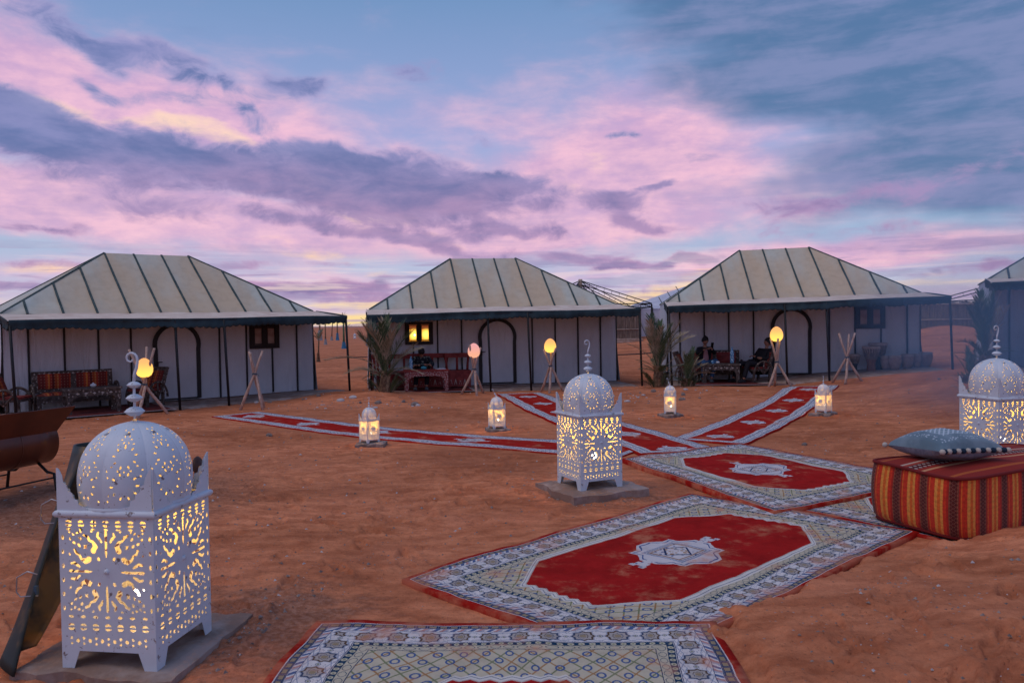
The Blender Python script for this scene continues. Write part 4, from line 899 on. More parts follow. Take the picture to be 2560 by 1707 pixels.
    def valance(p, q, n, seed, h=.205):
        mb = MB(); r = random.Random(seed); p, q = Vector(p), Vector(q); L = (q - p).length; t = (q - p).normalized(); nrm = Vector((t.y, -t.x, 0))
        m = int(L / .026); ph = [r.uniform(0, 6) for _ in range(4)]
        rows = 6; vs = []
        for j in range(rows + 1):
            for i in range(m + 1):
                x = i / m * L; sc = abs(math.sin(PI * x / .13)); rag = .018 * math.sin(x * 3.1 + ph[0]) + .014 * math.sin(x * 7.7 + ph[1]); hh = h * (1.0 + rag * 2) - .030 * (1 - sc) + rag * .4
                f = j / rows; o = (.020 * math.sin(x * 9 + ph[2]) + .012 * math.sin(x * 23 + ph[3])) * f + .012 * math.sin(f * 5 + x)
                vs.append(p + (q - p) * (i / m) + nrm * (o + .012) + Vector((0, 0, .018 - hh * f - .012 * math.sin(x * 1.3 + ph[1]))))
        mb.add(vs, [(j * (m + 1) + i, (j + 1) * (m + 1) + i, (j + 1) * (m + 1) + i + 1, j * (m + 1) + i + 1) for j in range(rows) for i in range(m)], True)
        o = mb.build('valance', M_val, T); sm = o.modifiers.new('thickness', 'SOLIDIFY'); sm.thickness = .004
    valance((0, 0, e(0)), (W, 0, e(W)), 0, furnish_seed); valance((0, y1, fz(0)), (0, 0, e(0)), 0, furnish_seed + 1); valance((W, 0, e(W)), (W, y1, fz(W)), 0, furnish_seed + 2)
    mb = MB(); mb.tube([(0, .01, e(0) - .03), (W, .01, e(W) - .03)], .014, 8); mb.build('eave_rail', M_black, T)
    for x, lean in ((0.02, .06), (W * .425, .05), (W * .572, .06), (W - .02, .05)):
        mb = MB(); g = gz(x, 0); mb.tube([(x, .012, e(x) - .02), (x + lean, -.02, g - .03)], .027, 10); mb.build('canopy_post', M_black, T)
    for x in (0.02, W - .02):       # rails back to the body
        mb = MB(); mb.tube([(x, .01, e(x) - .03), (x, y1, fz(x) - .04)], .012, 6); mb.build('side_rail', M_black, T)
    # apron of beaten earth and cement
    if platform:
        mb = MB(); yy0 = -.35; n = 30
        def fp(u, v):
            x = -.25 + (W + .5) * u; y = yy0 + (y2 + .3 - yy0) * v
            if v == 0: y += .10 * math.sin(u * 17) + .05 * math.sin(u * 41)
            return (x, y, (0.030 if 0.02 < u < .98 and v > .04 else -.06) + gz(x, min(y, y1)) * .9)
        mb.grid(fp, 50, 26, smooth=False); mb.build('platform', M_slab, T)
    fl = lambda x: 0.045 + gz(x, y1) * .9
    # front wall, one cloth between each pair of poles
    wl, wr = xl + .02, xr - .02; ed2 = [wl] + seams + [wr]; dx0, dx1 = mid - .50, mid + .50
    for i in range(len(ed2) - 1):
        a_, b_ = ed2[i], ed2[i + 1]; mb = MB(); ph = R.uniform(0, 6); f0, f1 = fl(a_), fl(b_)
        def f(u, v):
            x = a_ + (b_ - a_) * u; zb = f0 + (f1 - f0) * u; zt = fz(x) - .02
            o = .020 * math.sin(PI * u) * math.sin(PI * v) + .006 * math.sin(u * 11 + ph + v * 2) + .006 * math.sin(v * 7 + ph)
            return (x, y1 + o, zb + (zt - zb) * v)
        mb.grid(f, 6, 10); mb.build('wall_panel', M_wall, T)
    for x in seams:
        if abs(x - mid) < .4: continue
        bot = fl(x); mb = MB(); wx = mid * 0 + win_s * W
        if abs(x - wx) < .37:       # broken by the window
            zc_ = 1.475; mb.box((x, y1 - .018, (bot + zc_ - .29 + .02) / 2), (.040, .022, zc_ - .29 - bot - .02)); 
        else: mb.box((x, y1 - .018, (bot + fz(x)) / 2), (.040, .022, fz(x) - bot))
        mb.build('wall_pole', M_black, T)
    for x_, sgn in ((wl, -1), (wr, 1)):
        mb = MB(); ph = R.uniform(0, 6)
        mb.grid(lambda u, v, x_=x_: (x_ + .05 * math.sin(u * 16 + ph) * math.sin(PI * v) * .7 + sgn * .10 * (1 - v) ** 2, y1 + (DEP) * u, fl(x_) + (fz(x_) - fl(x_)) * v), 36, 8, flip=(sgn < 0)); mb.build('side_wall', M_wall, T)
        mb = MB(); mb.tube([(x_, y1, fl(x_)), (x_, y1, fz(x_))], .016, 6); mb.build('corner_pole', M_black, T)
    mb = MB(); mb.grid(lambda u, v: (wr + (wl - wr) * u, y2, fl(mid) + (fz(mid) - fl(mid)) * v), 10, 3); mb.build('back_wall', M_wall, T)
    if sidewall:                     # cloth screen closing the end of the canopy
        mb = MB(); mb.grid(lambda u, v: (.02 + .012 * math.sin(u * 30), .10 + (y1 - .1) * u, -.05 + (e(0) - .05) * v), 24, 4, flip=True); mb.build('canopy_side_curtain', M_wall, T)
    # arched door
    D = MB().box((mid, y1 - .012, fl(mid) + .85), (.88, .012, 1.62)); d_e = D.build('door', M_wall, T)
    hw, spring, zb = .47, 1.26, fl(mid) + .03
    def arch(r): return [(mid - r, zb)] + [(mid - r, zb + z_ * spring) for z_ in (.33, .66, .9)] + [(mid + r * 1.03 * math.cos(PI - PI * k_ / 16), zb + spring + .0 + r * 1.0 * math.sin(PI * k_ / 16)) for k_ in range(17)] + [(mid + r, zb + z_ * spring) for z_ in (.9, .66, .33, 0)]
    o_, i_ = arch(hw + .045), arch(hw - .045); n = len(o_); mb = MB(); yf, yb = y1 - .055, y1 - .02
    vs = [(p[0], yf, p[1]) for p in o_] + [(p[0], yf, p[1]) for p in i_] + [(p[0], yb, p[1]) for p in o_] + [(p[0], yb, p[1]) for p in i_]
    fs = []
    for i in range(n - 1): fs += [(i, n + i, n + i + 1, i + 1), (i, i + 1, 2 * n + i + 1, 2 * n + i), (n + i, 3 * n + i, 3 * n + i + 1, n + i + 1)]
    mb.add(vs, fs); mb.build('frame', M_black, d_e)
    # the cloth inside the arch covers the square opening
    mb = MB(); ip = arch(hw - .03); mb.add([(p[0], y1 - .030, p[1]) for p in ip], [tuple(range(len(ip)))[::-1]]); mb.build('door_cloth', M_wall, d_e)
    mb = MB(); mb.box((mid, y1 - .045, zb + .01), (2 * hw, .03, .035)); mb.build('threshold', M_black, d_e)
    hx = mid - hw + .0; mb = MB(); mb.box((hx + .02, y1 - .075, zb + .82), (.045, .03, .07)); mb.tube([(hx + .02, y1 - .08, zb + .87), (hx + .13, y1 - .085, zb + .87)], .010, 6); mb.tube([(hx + .03, y1 - .09, zb + .86), (hx + .03, y1 - .10, zb + .78)], .012, 6); mb.build('lock', M_iron, d_e)
    # framed two-light window
    wx, wz = win_s * W, 1.475; mb = MB(); Ww, Wh = .74, .60; yw = y1 - .035
    for (cx, cz, sx, szz) in ((0, Wh / 2 - .035, Ww, .07), (0, -Wh / 2 + .045, Ww, .09), (-Ww / 2 + .05, 0, .10, Wh - .16), (Ww / 2 - .05, 0, .10, Wh - .16), (0, 0, .11, Wh - .16)):
        mb.box((cx, 0, cz + (.01 if sx < Ww else 0)), (sx, .07, szz))
    we = mb.build('window', M_frame, T, (wx, yw, wz))
    for sg in (-1, 1):
        p = MB().box((0, .02, 0), (.212, .006, Wh - .16)).build('pane', M_pane if lit else M_curt, we); p.location = (sg * .163, 0, .01)
        fr = MB()
        for (cx, cz, sx, szz) in ((0, .21, .214, .024), (0, -.19, .214, .024), (-.100, .01, .020, .38), (.100, .01, .020, .38)): fr.box((cx, -.012, cz), (sx, .03, szz))
        fr.build('sash', M_frame, we, (sg * .163, 0, 0))
    if lit:
        mb = MB(); mb.lathe([(.001, -.028), (.018, -.02), (.026, 0), (.018, .02), (.001, .028)], (0, 0, 0), 12); o = mb.build('lamp_glow', M_core, we, (-.115, .012, -.045))
    return T, W, gz, e, y1, mid
T1 = tent('canvas tent at the left, its canopy reaching past the lantern', (-9.30, 14.2), (-4.0, 18.65), 0, 0, 1.885, 1.925, .80, False, 11)
T2 = tent('middle canvas tent with a lamplit window beside a palm', (-3.50, 18.62), (3.33, 19.92), 0, 0, 1.955, 2.02, .195, True, 22)
T3 = tent('right-hand canvas tent with two people seated at its door', (3.95, 19.40), (10.55, 18.45), .09, .38, 2.05, 2.17, .80, False, 33)
T4 = tent('canvas tent cut off by the right picture edge, pale side curtain', (10.62, 17.0), (16.62, 13.8), .45, .50, 2.42, 2.46, .80, False, 44, sidewall=True)
# ------------------------------------------------------------------ furniture under the canopies
def on(tt, x, y, dz=0.0):
    """world point from tent coordinates"""
    T, W, gz, e, y1, mid = tt; a = T.rotation_euler[2]; c, s = math.cos(a), math.sin(a)
    return (T.location.x + c * x - s * y, T.location.y + s * x + c * y, T.location.z + max(.03 + gz(x, min(y, y1)) * .9, gz(x, y)) + dz)
def floor_mat(tt, x, y, W, D, label):
    T = tt[0]; p = on(tt, x, y, .008); t = thing('floor_mat', label, 'mat', p, T.rotation_euler[2])
    MB().box((0, 0, .006), (W - .10, D - .10, .012)).build('pile', M_mat, t); mb = MB()
    for c_, d_ in (((0, -D / 2 + .03, .004), (W, .06, .008)), ((0, D / 2 - .03, .004), (W, .06, .008)), ((-W / 2 + .03, 0, .004), (.06, D - .12, .008)), ((W / 2 - .03, 0, .004), (.06, D - .12, .008))): mb.box(c_, d_)
    mb.build('border', M_matedge, t); return t
def wheel_arm(mb, x, r=.27):
    pts = [(x, -.30 + .32 - r * math.cos(a) * 1.05, .18 + r * math.sin(a) * 1.35) for a in [PI * k / 12 for k in range(13)]]
    mb.tube(pts, .026, 6); mb.tube([pts[3], (x, .02, .20)], .018, 6); mb.tube([pts[9], (x, .02, .20)], .018, 6); mb.tube([pts[6], (x, .02, .20)], .018, 6)
def sofa(name, label, cat, p, rz, W=1.5, cush=2, dark=False, group=None):
    """carved bench: studded back frame, kilim cushions, cart-wheel arms; origin at floor centre, front towards -y"""
    t = thing(name, label, cat, p, rz, group); H_ = .80
    mb = MB(); yb = .20; tl = Matrix.Rotation(math.radians(-9), 3, 'X')
    mb.box((0, yb + .06, H_ - .045), (W, .05, .10), tl); mb.box((0, yb, .40), (W, .045, .08), tl)
    for k in range(cush + 1): mb.box((-W / 2 + .05 + (W - .10) * k / cush, yb + .035, .60), (.10, .05, .40), tl)
    mb.build('back_frame', M_darkwood, t)
    st = MB(); n = int(W / .085)
    for k in range(n): x = -W / 2 + .05 + (W - .1) * k / (n - 1); st.add([(x, yb + .03, H_ - .045 - .022), (x + .02, yb + .026, H_ - .045), (x, yb + .03, H_ - .045 + .022), (x - .02, yb + .026, H_ - .045)], [(0, 1, 2, 3)])
    st.build('inlay', M_inlay, t)
    cw = (W - .10) / cush - .10
    for k in range(cush):
        c = MB(); cx = -W / 2 + .05 + (W - .10) * (k + .5) / cush
        c.grid(lambda u, v: (cw * (u - .5), -.045 * (1 - (2 * u - 1) ** 4) * (1 - (2 * v - 1) ** 4), .34 * (v - .5)), 8, 8, flip=False); c.box((0, .012, 0), (cw * .98, .03, .33))
        c.build('back_cushion', M_kilim if not dark else M_redwood, t, (cx, yb + .01, .585))
    mb = MB(); mb.box((0, -.06, .31), (W, .52, .05)); mb.box((0, -.30, .24), (W, .03, .12)); mb.build('seat', M_darkwood, t)
    mb = MB(); mb.grid(lambda u, v: ((W - .08) * (u - .5), -.30 + .50 * v, .335 + .05 * (1 - (2 * v - 1) ** 4) * (1 - (2 * u - 1) ** 8)), 10, 8); mb.build('seat_cushion', M_kilim, t)
    for sx in (-1, 1):
        for y in (-.27, .20): MB().box((sx * (W / 2 - .05), y, .15), (.07, .07, .30)).build('leg', M_darkwood, t)
        a = MB(); wheel_arm(a, sx * (W / 2 + .03)); a.build('arm', M_darkwood, t)
    return t
def low_table(label, p, rz, W=1.0, D=.5, H_=.50, red=False):
    t = thing('low_table', label, 'table', p, rz); wm = M_redcarv if red else M_darkwood
    MB().box((0, 0, H_ - .02), (W, D, .04)).build('tabletop', M_redwood if red else M_darkwood, t)
    for sy in (-1, 1):             # arched aprons
        w = W / 2 - .03; out = [(-w, 0), (-w + .08, 0), (-w + .085, H_ * .42)] + [(-w + .09 + .10 * (1 - math.cos(a)), H_ * .42 + .13 * math.sin(a)) for a in (.4, .8, 1.2, 1.57)] + [(-w + .24, H_ - .155), (w - .24, H_ - .155)] + [(w - .09 - .10 * (1 - math.cos(a)), H_ * .42 + .13 * math.sin(a)) for a in (1.57, 1.2, .8, .4)] + [(w - .085, H_ * .42), (w - .08, 0), (w, 0), (w, H_ - .04), (-w, H_ - .04)]
        MB().prism(out, .03, (0, sy * (D / 2 - .03) + .015, 0)).build('apron', wm, t)
        for sx in (-1, 1): pass
    for sx in (-1, 1): MB().box((sx * (W / 2 - .05), 0, H_ - .10), (.03, D - .10, .11)).build('side_rail', wm, t)
    if not red:
        for k in range(5):
            x = (k - 2) * W * .145; mb = MB(); y = -D / 2 + .012
            mb.add([(x - .034, y - .004, H_ - .10), (x, y - .004, H_ - .122), (x + .034, y - .004, H_ - .10), (x, y - .004, H_ - .078)], [(0, 1, 2, 3)]); mb.box((x, y - .003, H_ - .10), (.018, .012, .012)); mb.build('inlay', M_inlay, t)
    return t
def arm_chair(label, p, rz, W=.58):
    t = thing('armchair', label, 'chair', p, rz); mb = MB(); tl = Matrix.Rotation(math.radians(-20), 3, 'X')
    mb.box((0, .26, .58), (W, .05, .50), tl); mb.build('backrest', M_darkwood, t); c = MB(); c.box((0, .215, .56), (W - .14, .05, .38), tl); c.build('back_cushion', M_kilim, t)
    MB().box((0, -.02, .30), (W, .50, .05)).build('seat', M_darkwood, t); MB().box((0, -.03, .345), (W - .06, .46, .05)).build('seat_cushion', M_redwood, t)
    for sx in (-1, 1):
        for y in (-.22, .20): MB().box((sx * (W / 2 - .03), y, .14), (.05, .05, .28)).build('leg', M_darkwood, t)
        a = MB(); wheel_arm(a, sx * (W / 2 + .02), .25); a.build('arm', M_darkwood, t)
    return t
def slat_bench(name, label, cat, p, rz, W=1.5):
    """red painted bench with an open slatted back and flared uprights"""
    t = thing(name, label, cat, p, rz); H_ = .88
    mb = MB(); mb.box((0, .24, H_ - .05), (W, .05, .12)); mb.build('top_rail', M_redwood, t)
    n = 2 if W < .8 else 4
    for k in range(n + 1):
        x = -W / 2 + .04 + (W - .08) * k / n; o = .05 * (k == n) - .05 * (k == 0)
        MB().tube([(x, .22, .40), (x + o * .3, .23, .62), (x + o, .25, H_)], [.035, .03, .042], 6).build('upright', M_redwood, t)
    MB().box((0, -.02, .42), (W, .52, .06)).build('seat', M_redwood, t)
    MB().box((0, -.26, .22), (W - .04, .03, .36)).build('front_panel', M_redwood, t)
    for k in range(int(W / .12)):
        x = -W / 2 + .09 + k * .12; mb = MB(); mb.prism([(-.035, -.13), (-.02, -.05), (0, .02), (.02, -.05), (.035, -.13), (.026, -.13), (0, -.03), (-.026, -.13)], .006, (x, -.278, .22)); mb.build('carving', M_inlay if k % 2 else M_redcarv, t)
    for sx in (-1, 1):
        for y in (-.22, .22): MB().box((sx * (W / 2 - .04), y, .20), (.07, .07, .40)).build('leg', M_redwood, t)
    return t
def lat(name, label, cat, m, prof, p, n=16, group=None):
    o = MB().lathe(prof, (0, 0, 0), n).build(name, m, None, p); return tag(o, label, cat, group)
def bottle(label, p, s=1.0):
    t = thing('water_bottle', label, 'bottle', p)
    MB().lathe([(.001, 0), (.042, .002), (.045, .02), (.045, .09), (.041, .11), (.045, .13), (.045, .22), (.030, .265), (.016, .29), (.016, .305)], (0, 0, 0), 14).build('body', M_bottle, t)
    MB().lathe([(.017, .300), (.018, .325), (.001, .328)], (0, 0, 0), 12).build('cap', M_bottle, t); return t
a1, a2, a3, a4 = (t[0].rotation_euler[2] for t in (T1, T2, T3, T4))
# left tent
floor_mat(T1, 1.55, .60, 2.6, 1.75, 'dark red mat with a pale edge under the left tent')
sofa('cushioned_bench', 'carved bench with two striped kilim cushions, left tent', 'bench', on(T1, 1.30, 1.28, .02), a1, 1.50)
low_table('carved grey table with a small white bowl, left tent', on(T1, 1.42, .38, .02), a1, 1.02, .50, .50)
lat('sugar_bowl', 'small white lidded bowl on the table of the left tent', 'bowl', M_china, [(.001, 0), (.03, .004), (.055, .03), (.058, .05), (.045, .062), (.02, .075), (.012, .09), (.001, .094)], on(T1, 1.45, .38, .52))
arm_chair('low armchair with a red seat beside the door of the left tent', on(T1, 2.58, .92, .02), a1 + math.radians(-62))
arm_chair('armchair half hidden by the corner pole of the left tent', on(T1, .14, 1.0, .02), a1 + math.radians(60))
# middle tent
floor_mat(T2, 1.35, .55, 2.5, 1.5, 'dark red mat under the furniture of the middle tent')
slat_bench('slatted_bench', 'red painted bench on which a bowed person sits', 'bench', on(T2, 1.30, 1.18, .02), a2, 1.55)
slat_bench('slatted_chair', 'red slatted chair beside the middle tent door', 'chair', on(T2, 2.32, 1.10, .02), a2, .62)
slat_bench('slatted_chair', 'red chair behind the palm at the middle tent corner', 'chair', on(T2, .38, .75, .02), a2 + PI / 2 * .8, .58)
low_table('red table with pale carved arch, middle tent', on(T2, 1.42, .32, .02), a2, 1.12, .50, .52, True)
bottle('blue water bottle on the red table of the middle tent', on(T2, 1.05, .30, .54), )
o = MB().box((0, 0, .012), (.22, .16, .024)).build('open_book', M_book, None, on(T2, 1.78, .30, .54), a2 + .3); tag(o, 'pale open book lying on the red table', 'book')
o = MB().lathe([(.001, 0), (.06, .004), (.075, .04), (.06, .07), (.001, .085)], (0, 0, 0), 12).build('teal_bundle', M_teal, None, on(T2, 1.36, .24, .54)); tag(o, 'teal cloth bundle on the red table before the bowed person', 'cloth')
lat('saucer', 'small pale saucer beside the bottle on the red table', 'saucer', M_book, [(.001, 0), (.05, .002), (.07, .012), (.001, .008)], on(T2, .92, .24, .54))
# right tent
floor_mat(T3, 1.75, .62, 2.6, 1.6, 'dark red mat under the two seated people')
sofa('cushioned_bench', 'dark carved bench behind the table of the right tent', 'bench', on(T3, 1.30, 1.25, .02), a3, 1.30, 2, True)
low_table('carved grey table with a tall blue bottle, right tent', on(T3, 1.32, .45, .02), a3, .96, .50, .50)
bottle('tall blue water bottle on the table of the right tent', on(T3, 1.62, .45, .52)).scale = (1.15, 1.15, 1.25)
lat('sugar_bowl', 'small white bowl on the table of the right tent', 'bowl', M_china, [(.001, 0), (.03, .004), (.045, .03), (.046, .05), (.03, .06), (.001, .064)], on(T3, 1.26, .40, .52))
lat('drinking_glass', 'clear drinking glass on the table of the right tent', 'glass', M_bottle, [(.026, 0), (.034, .09), (.030, .09), (.022, .006), (.001, .006)], on(T3, 1.13, .42, .52), 10)
arm_chair('armchair with round wooden arms behind the right palm', on(T3, .55, .70, .02), a3 + math.radians(75))
arm_chair('dark armchair holding the reclining person, right tent', on(T3, 2.25, .62, .02), a3 + math.radians(-72), .64)
def djembe(label, p, r, h, stem=.55, low=M_drumwood):
    t = thing('goblet_drum', label, 'drum', p, 0, 'drums outside the right tent')
    z1 = h * .48
    MB().lathe([(r * stem, 0), (r * stem * .96, h * .10), (r * stem * .86, z1 * .6), (r * .62, z1)], (0, 0, 0), 18).build('stem', low, t)
    MB().lathe([(r * .62, z1), (r * .80, z1 + (h - z1) * .2), (r * .97, z1 + (h - z1) * .75), (r, h * .95)], (0, 0, 0), 22).build('rope_bowl', M_drumrope, t)
    mb = MB(); mb.lathe([(r * 1.03, h * .90), (r * 1.07, h * .93), (r * 1.05, h * .97), (r * 1.0, h), (.001, h * .995)], (0, 0, 0), 22); mb.build('head', M_skin_drum, t)
    rr = MB()
    for k in range(20): a = 2 * PI * k / 20; rr.tube([(r * .64 * math.cos(a + .1), r * .64 * math.sin(a + .1), z1 + .01), (r * 1.03 * math.cos(a), r * 1.03 * math.sin(a), h * .92)], .006, 4, False)
    rr.build('lacing', M_plank, t); return t
djembe('small dark goblet drum behind the bare tripod', on(T3, 4.86, 1.35, 0), .13, .46, .45, M_iron)
djembe('large rope-laced goblet drum with a red foot', on(T3, 5.22, 1.22, 0), .21, .64)
djembe('tall goblet drum standing behind the red-footed one', on(T3, 5.47, 1.48, 0), .22, .70, .6, M_iron)
for i, (x, y, r, h, lab) in enumerate(((5.62, 1.30, .145, .36, 'clay drum half hidden behind its neighbour at the left of the row'), (5.76, 1.10, .155, .37, 'pale-rimmed clay drum, front left of the pot row'), (6.10, 1.22, .155, .37, 'clay drum in the middle of the pot row'),
                                       (6.35, 1.28, .105, .36, 'narrow clay drum in the pot row'), (6.60, 1.38, .165, .38, 'widest clay drum at the right end of the pot row'))):
    t = thing('clay_drum', lab, 'drum', on(T3, x, y, 0), i, 'drums outside the right tent')
    MB().lathe([(.001, 0), (r * .55, .0), (r * .80, h * .18), (r * 1.0, h * .50), (r * 1.03, h * .72), (r * .95, h * .92), (r * .90, h * .97)], (0, 0, 0), 20).build('bowl', M_pot, t)
    MB().lathe([(r * .99, h * .84), (r * 1.0, h * .90), (r * .95, h * .99), (.001, h * 1.0)], (0, 0, 0), 20).build('head', M_skin_drum, t)
# right-edge tent
slat_bench('slatted_chair', 'dark slatted chair of the tent at the right picture edge', 'chair', on(T4, 1.25, .95, .02), a4 + .2, .70)
slat_bench('slatted_bench', 'bench cut off by the right picture edge', 'bench', on(T4, 2.35, 1.1, .02), a4, 1.2)

# ------------------------------------------------------------------ tripods and egg lamps
def tripod(label, p, rz, h=1.18, cross_=.55, spread=.34, top=.17, egg=None, egglab='', seed=0):
    r = random.Random(seed); t = thing('stick_tripod', label, 'tripod', p, rz, 'stick tripods in front of the tents')
    for k in range(3):
        a = 2 * PI * k / 3 + r.uniform(-.25, .25) + .5; b = a + PI + r.uniform(-.2, .2); zc = h * cross_ ; off = Vector((.018 * math.cos(a + 1.5), .018 * math.sin(a + 1.5), 0))
        f = Vector((spread * math.cos(a), spread * math.sin(a), -.02)); c = Vector((0, 0, zc)) + off; u = Vector((top * math.cos(b), top * math.sin(b), h * r.uniform(.95, 1.03)))
        wob = lambda: Vector((r.uniform(-.010, .010), r.uniform(-.010, .010), 0))
        MB().tube([f, f.lerp(c, .35) + wob(), f.lerp(c, .7) + wob(), c, c.lerp(u, .5) + wob(), u], [.032, .031, .029, .027, .025, .024], 7).build('stick', M_stick, t)
    mb = MB()
    for j in range(3): mb.tube([(.045 * math.cos(q), .045 * math.sin(q), h * cross_ - .012 + .012 * j + .006 * math.sin(2 * q)) for q in [2 * PI * i / 10 for i in range(11)]], .006, 5)
    mb.tube([(.04, -.03, h * cross_), (.07, -.05, h * cross_ - .05)], .004, 4); mb.build('lashing', M_rope, t)
    if egg:
        prof = [(.001, -.125), (.05, -.118), (.088, -.092), (.108, -.05), (.113, -.005), (.104, .045), (.082, .092), (.050, .125), (.022, .140), (.001, .145)]
        o = MB().lathe(prof, (0, 0, 0), 24).build('egg_lamp', egg[0], None, (p[0], p[1], p[2] + egg[1])); tag(o, egglab, 'lamp', 'egg-shaped lamps resting on tripods')
        if len(egg) > 2: o.scale = (egg[2],) * 3
    return t
tripod('stick tripod holding an egg lamp behind the nearest lantern', (-7.22, 15.05, sz(-7.2, 15)), .15, 1.34, .46, .42, .26, (M_eggY, .93, 1.42), 'amber egg lamp between two sticks at the left tent', 3)
tripod('empty stick tripod before the left tent window', (-5.36, 15.95, 0), .9, 1.22, .60, .30, .17, seed=8)
tripod('stick tripod with a pink egg lamp at the middle tent door', (-.92, 18.45, 0), .35, 1.18, .52, .34, .17, (M_eggP, 1.05, 1.32), 'pink egg lamp beside the middle tent door', 5)
tripod('stick tripod with an amber egg lamp right of the middle door', (.93, 18.75, 0), 1.9, 1.08, .60, .33, .17, (M_eggY, 1.13, 1.30), 'amber egg lamp right of the middle tent door', 12)
tripod('stick tripod with an egg lamp beside the reclining person', (6.22, 18.05, sz(6.2, 18)), 1.1, 1.15, .52, .34, .14, (M_eggY, 1.24, 1.32), 'amber egg lamp near the reclining person', 14)
tripod('empty stick tripod in front of the goblet drums', (7.92, 18.15, sz(7.9, 18.1)), 1.6, 1.15, .52, .36, .18, seed=23)

# ------------------------------------------------------------------ pouf and cushion
def pouf():
    W, D, H_ = 1.80, .86, .47; rz = math.radians(24); cx, cy = 3.95, 6.38; zb = sz(4.0, 6.3) + .030
    t = thing('pouf', 'large square pouf in red and yellow stripes at the right edge', 'pouf', (cx, cy, zb), rz)
    n = 9.0; N = 144; per = 0; rows = 10; ring = []
    def sq(a, w, d):
        c, s = math.cos(a), math.sin(a); r = (abs(c) ** n + abs(s) ** n) ** (-1 / n); return Vector((r * c * w / 2, r * s * d / 2))
    pts = [sq(2 * PI * k / N, W, D) for k in range(N + 1)]; L = [0]
    for k in range(N): L.append(L[-1] + (pts[k + 1] - pts[k]).length)
    vs, uv = [], []
    for j in range(rows + 1):
        v = j / rows; bul = 1 + .030 * math.sin(PI * v) ** .8 - .03 * (v == 0)
        for k in range(N + 1): a = 2 * PI * k / N; w_ = 1 + .006 * math.sin(5 * a + 3 * v); vs.append((pts[k].x * bul * w_, pts[k].y * bul * w_, H_ * v + .010 * math.sin(3 * a) * v - .0)); uv.append((L[k], H_ * v))
    fs = [(j * (N + 1) + k, j * (N + 1) + k + 1, (j + 1) * (N + 1) + k + 1, (j + 1) * (N + 1) + k) for j in range(rows) for k in range(N)]
    me = bpy.data.meshes.new('side_cover'); me.from_pydata(vs, [], fs); u = me.uv_layers.new(name='UVMap')
    for l in me.loops: u.data[l.index].uv = uv[l.vertex_index]
    me.polygons.foreach_set('use_smooth', [True] * len(fs)); me.materials.append(M_pouf); link('side_cover', me, t)
    vs, uv = [], []; M_ = 12
    for j in range(M_ + 1):
        q = j / M_
        for k in range(N): p = pts[k] * q; a = 2 * PI * k / N; vs.append((p.x, p.y, H_ + .010 * math.sin(3 * a) * q + .035 * (1 - q ** 3) + .008 * math.sin(p.x * 9) * math.sin(p.y * 8) * (1 - q))); uv.append((p.x, p.y + 2))
    fs = [(j * N + k, j * N + (k + 1) % N, (j + 1) * N + (k + 1) % N, (j + 1) * N + k)[::-1] for j in range(M_) for k in range(N)]
    me = bpy.data.meshes.new('top_cover'); me.from_pydata(vs, [], fs); u = me.uv_layers.new(name='UVMap')
    for l in me.loops: u.data[l.index].uv = uv[l.vertex_index]
    me.polygons.foreach_set('use_smooth', [True] * len(fs)); me.materials.append(M_poufT); link('top_cover', me, t)
    mb = MB(); mb.tube([(pts[k].x * 1.008, pts[k].y * 1.008, H_ + .010 * math.sin(3 * 2 * PI * k / N)) for k in range(N + 1)], .013, 7, False); mb.build('piping', M_piping, t)
    mb = MB(); mb.tube([(pts[k].x * .985, pts[k].y * .985, .012) for k in range(N + 1)], .012, 6, False); mb.build('piping', M_piping, t)
    # scatter cushion on it
    S_ = .64; c = thing('scatter_cushion', 'blue woven cushion with striped edge lying on the pouf', 'cushion', (3.56, 6.32, zb + H_ + .122), math.radians(16)); c.rotation_euler = (math.radians(-3), math.radians(2), math.radians(16))
    for name, sg, m in (('top_face', 1, M_cush), ('bottom_face', -1, M_cushunder)):
        nn = 28; vs, uv = [], []
        for j in range(nn + 1):
            for i in range(nn + 1):
                a, b = 2 * i / nn - 1, 2 * j / nn - 1; th = ((1 - a * a) * (1 - b * b)) ** .42 * (.150 if sg > 0 else .100); pin = 1 - .07 * (1 - abs(a) ** 2) * abs(b) ** 3; pin2 = 1 - .07 * (1 - abs(b) ** 2) * abs(a) ** 3
                wr = .008 * math.sin(a * 9 + b * 4) * math.sin(b * 7) * (1 - a * a) * (1 - b * b); vs.append((a * pin2 * S_ / 2, b * pin * S_ / 2 * .92, sg * th + wr)); uv.append((i / nn, j / nn))
        fs = [(j * (nn + 1) + i, j * (nn + 1) + i + 1, (j + 1) * (nn + 1) + i + 1, (j + 1) * (nn + 1) + i)[::sg] for j in range(nn) for i in range(nn)]
        me = bpy.data.meshes.new(name); me.from_pydata(vs, [], fs); u = me.uv_layers.new(name='UVMap')
        for l in me.loops: u.data[l.index].uv = uv[l.vertex_index]
        me.polygons.foreach_set('use_smooth', [True] * len(fs)); me.materials.append(m); link(name, me, c)
    k = 0; tm = [MB().lathe([(.001, -.020), (.014, -.016), (.021, 0), (.014, .016), (.001, .020)], (0, 0, 0), 8).mesh('tassel', m) for m in (M_pomN, M_pomC)]
    for i in range(13):       # alternating navy and cream tufts along the right edge
        q = -1 + 2 * (i + .5) / 13; o = link('tassel', tm[i % 2], c, (q * S_ / 2, -S_ / 2 * .92 * (1 - .07 * (1 - q * q)), 0)); o.scale = (1.15, 1.1, 1.1)
    for (sx, sy) in ((-1, -1), (1, -1), (-1, 1), (1, 1)): o = link('corner_pompom', tm[1], c, (sx * S_ / 2 * 1.02, sy * S_ / 2 * .94, 0)); o.scale = (1.1,) * 3
pouf()

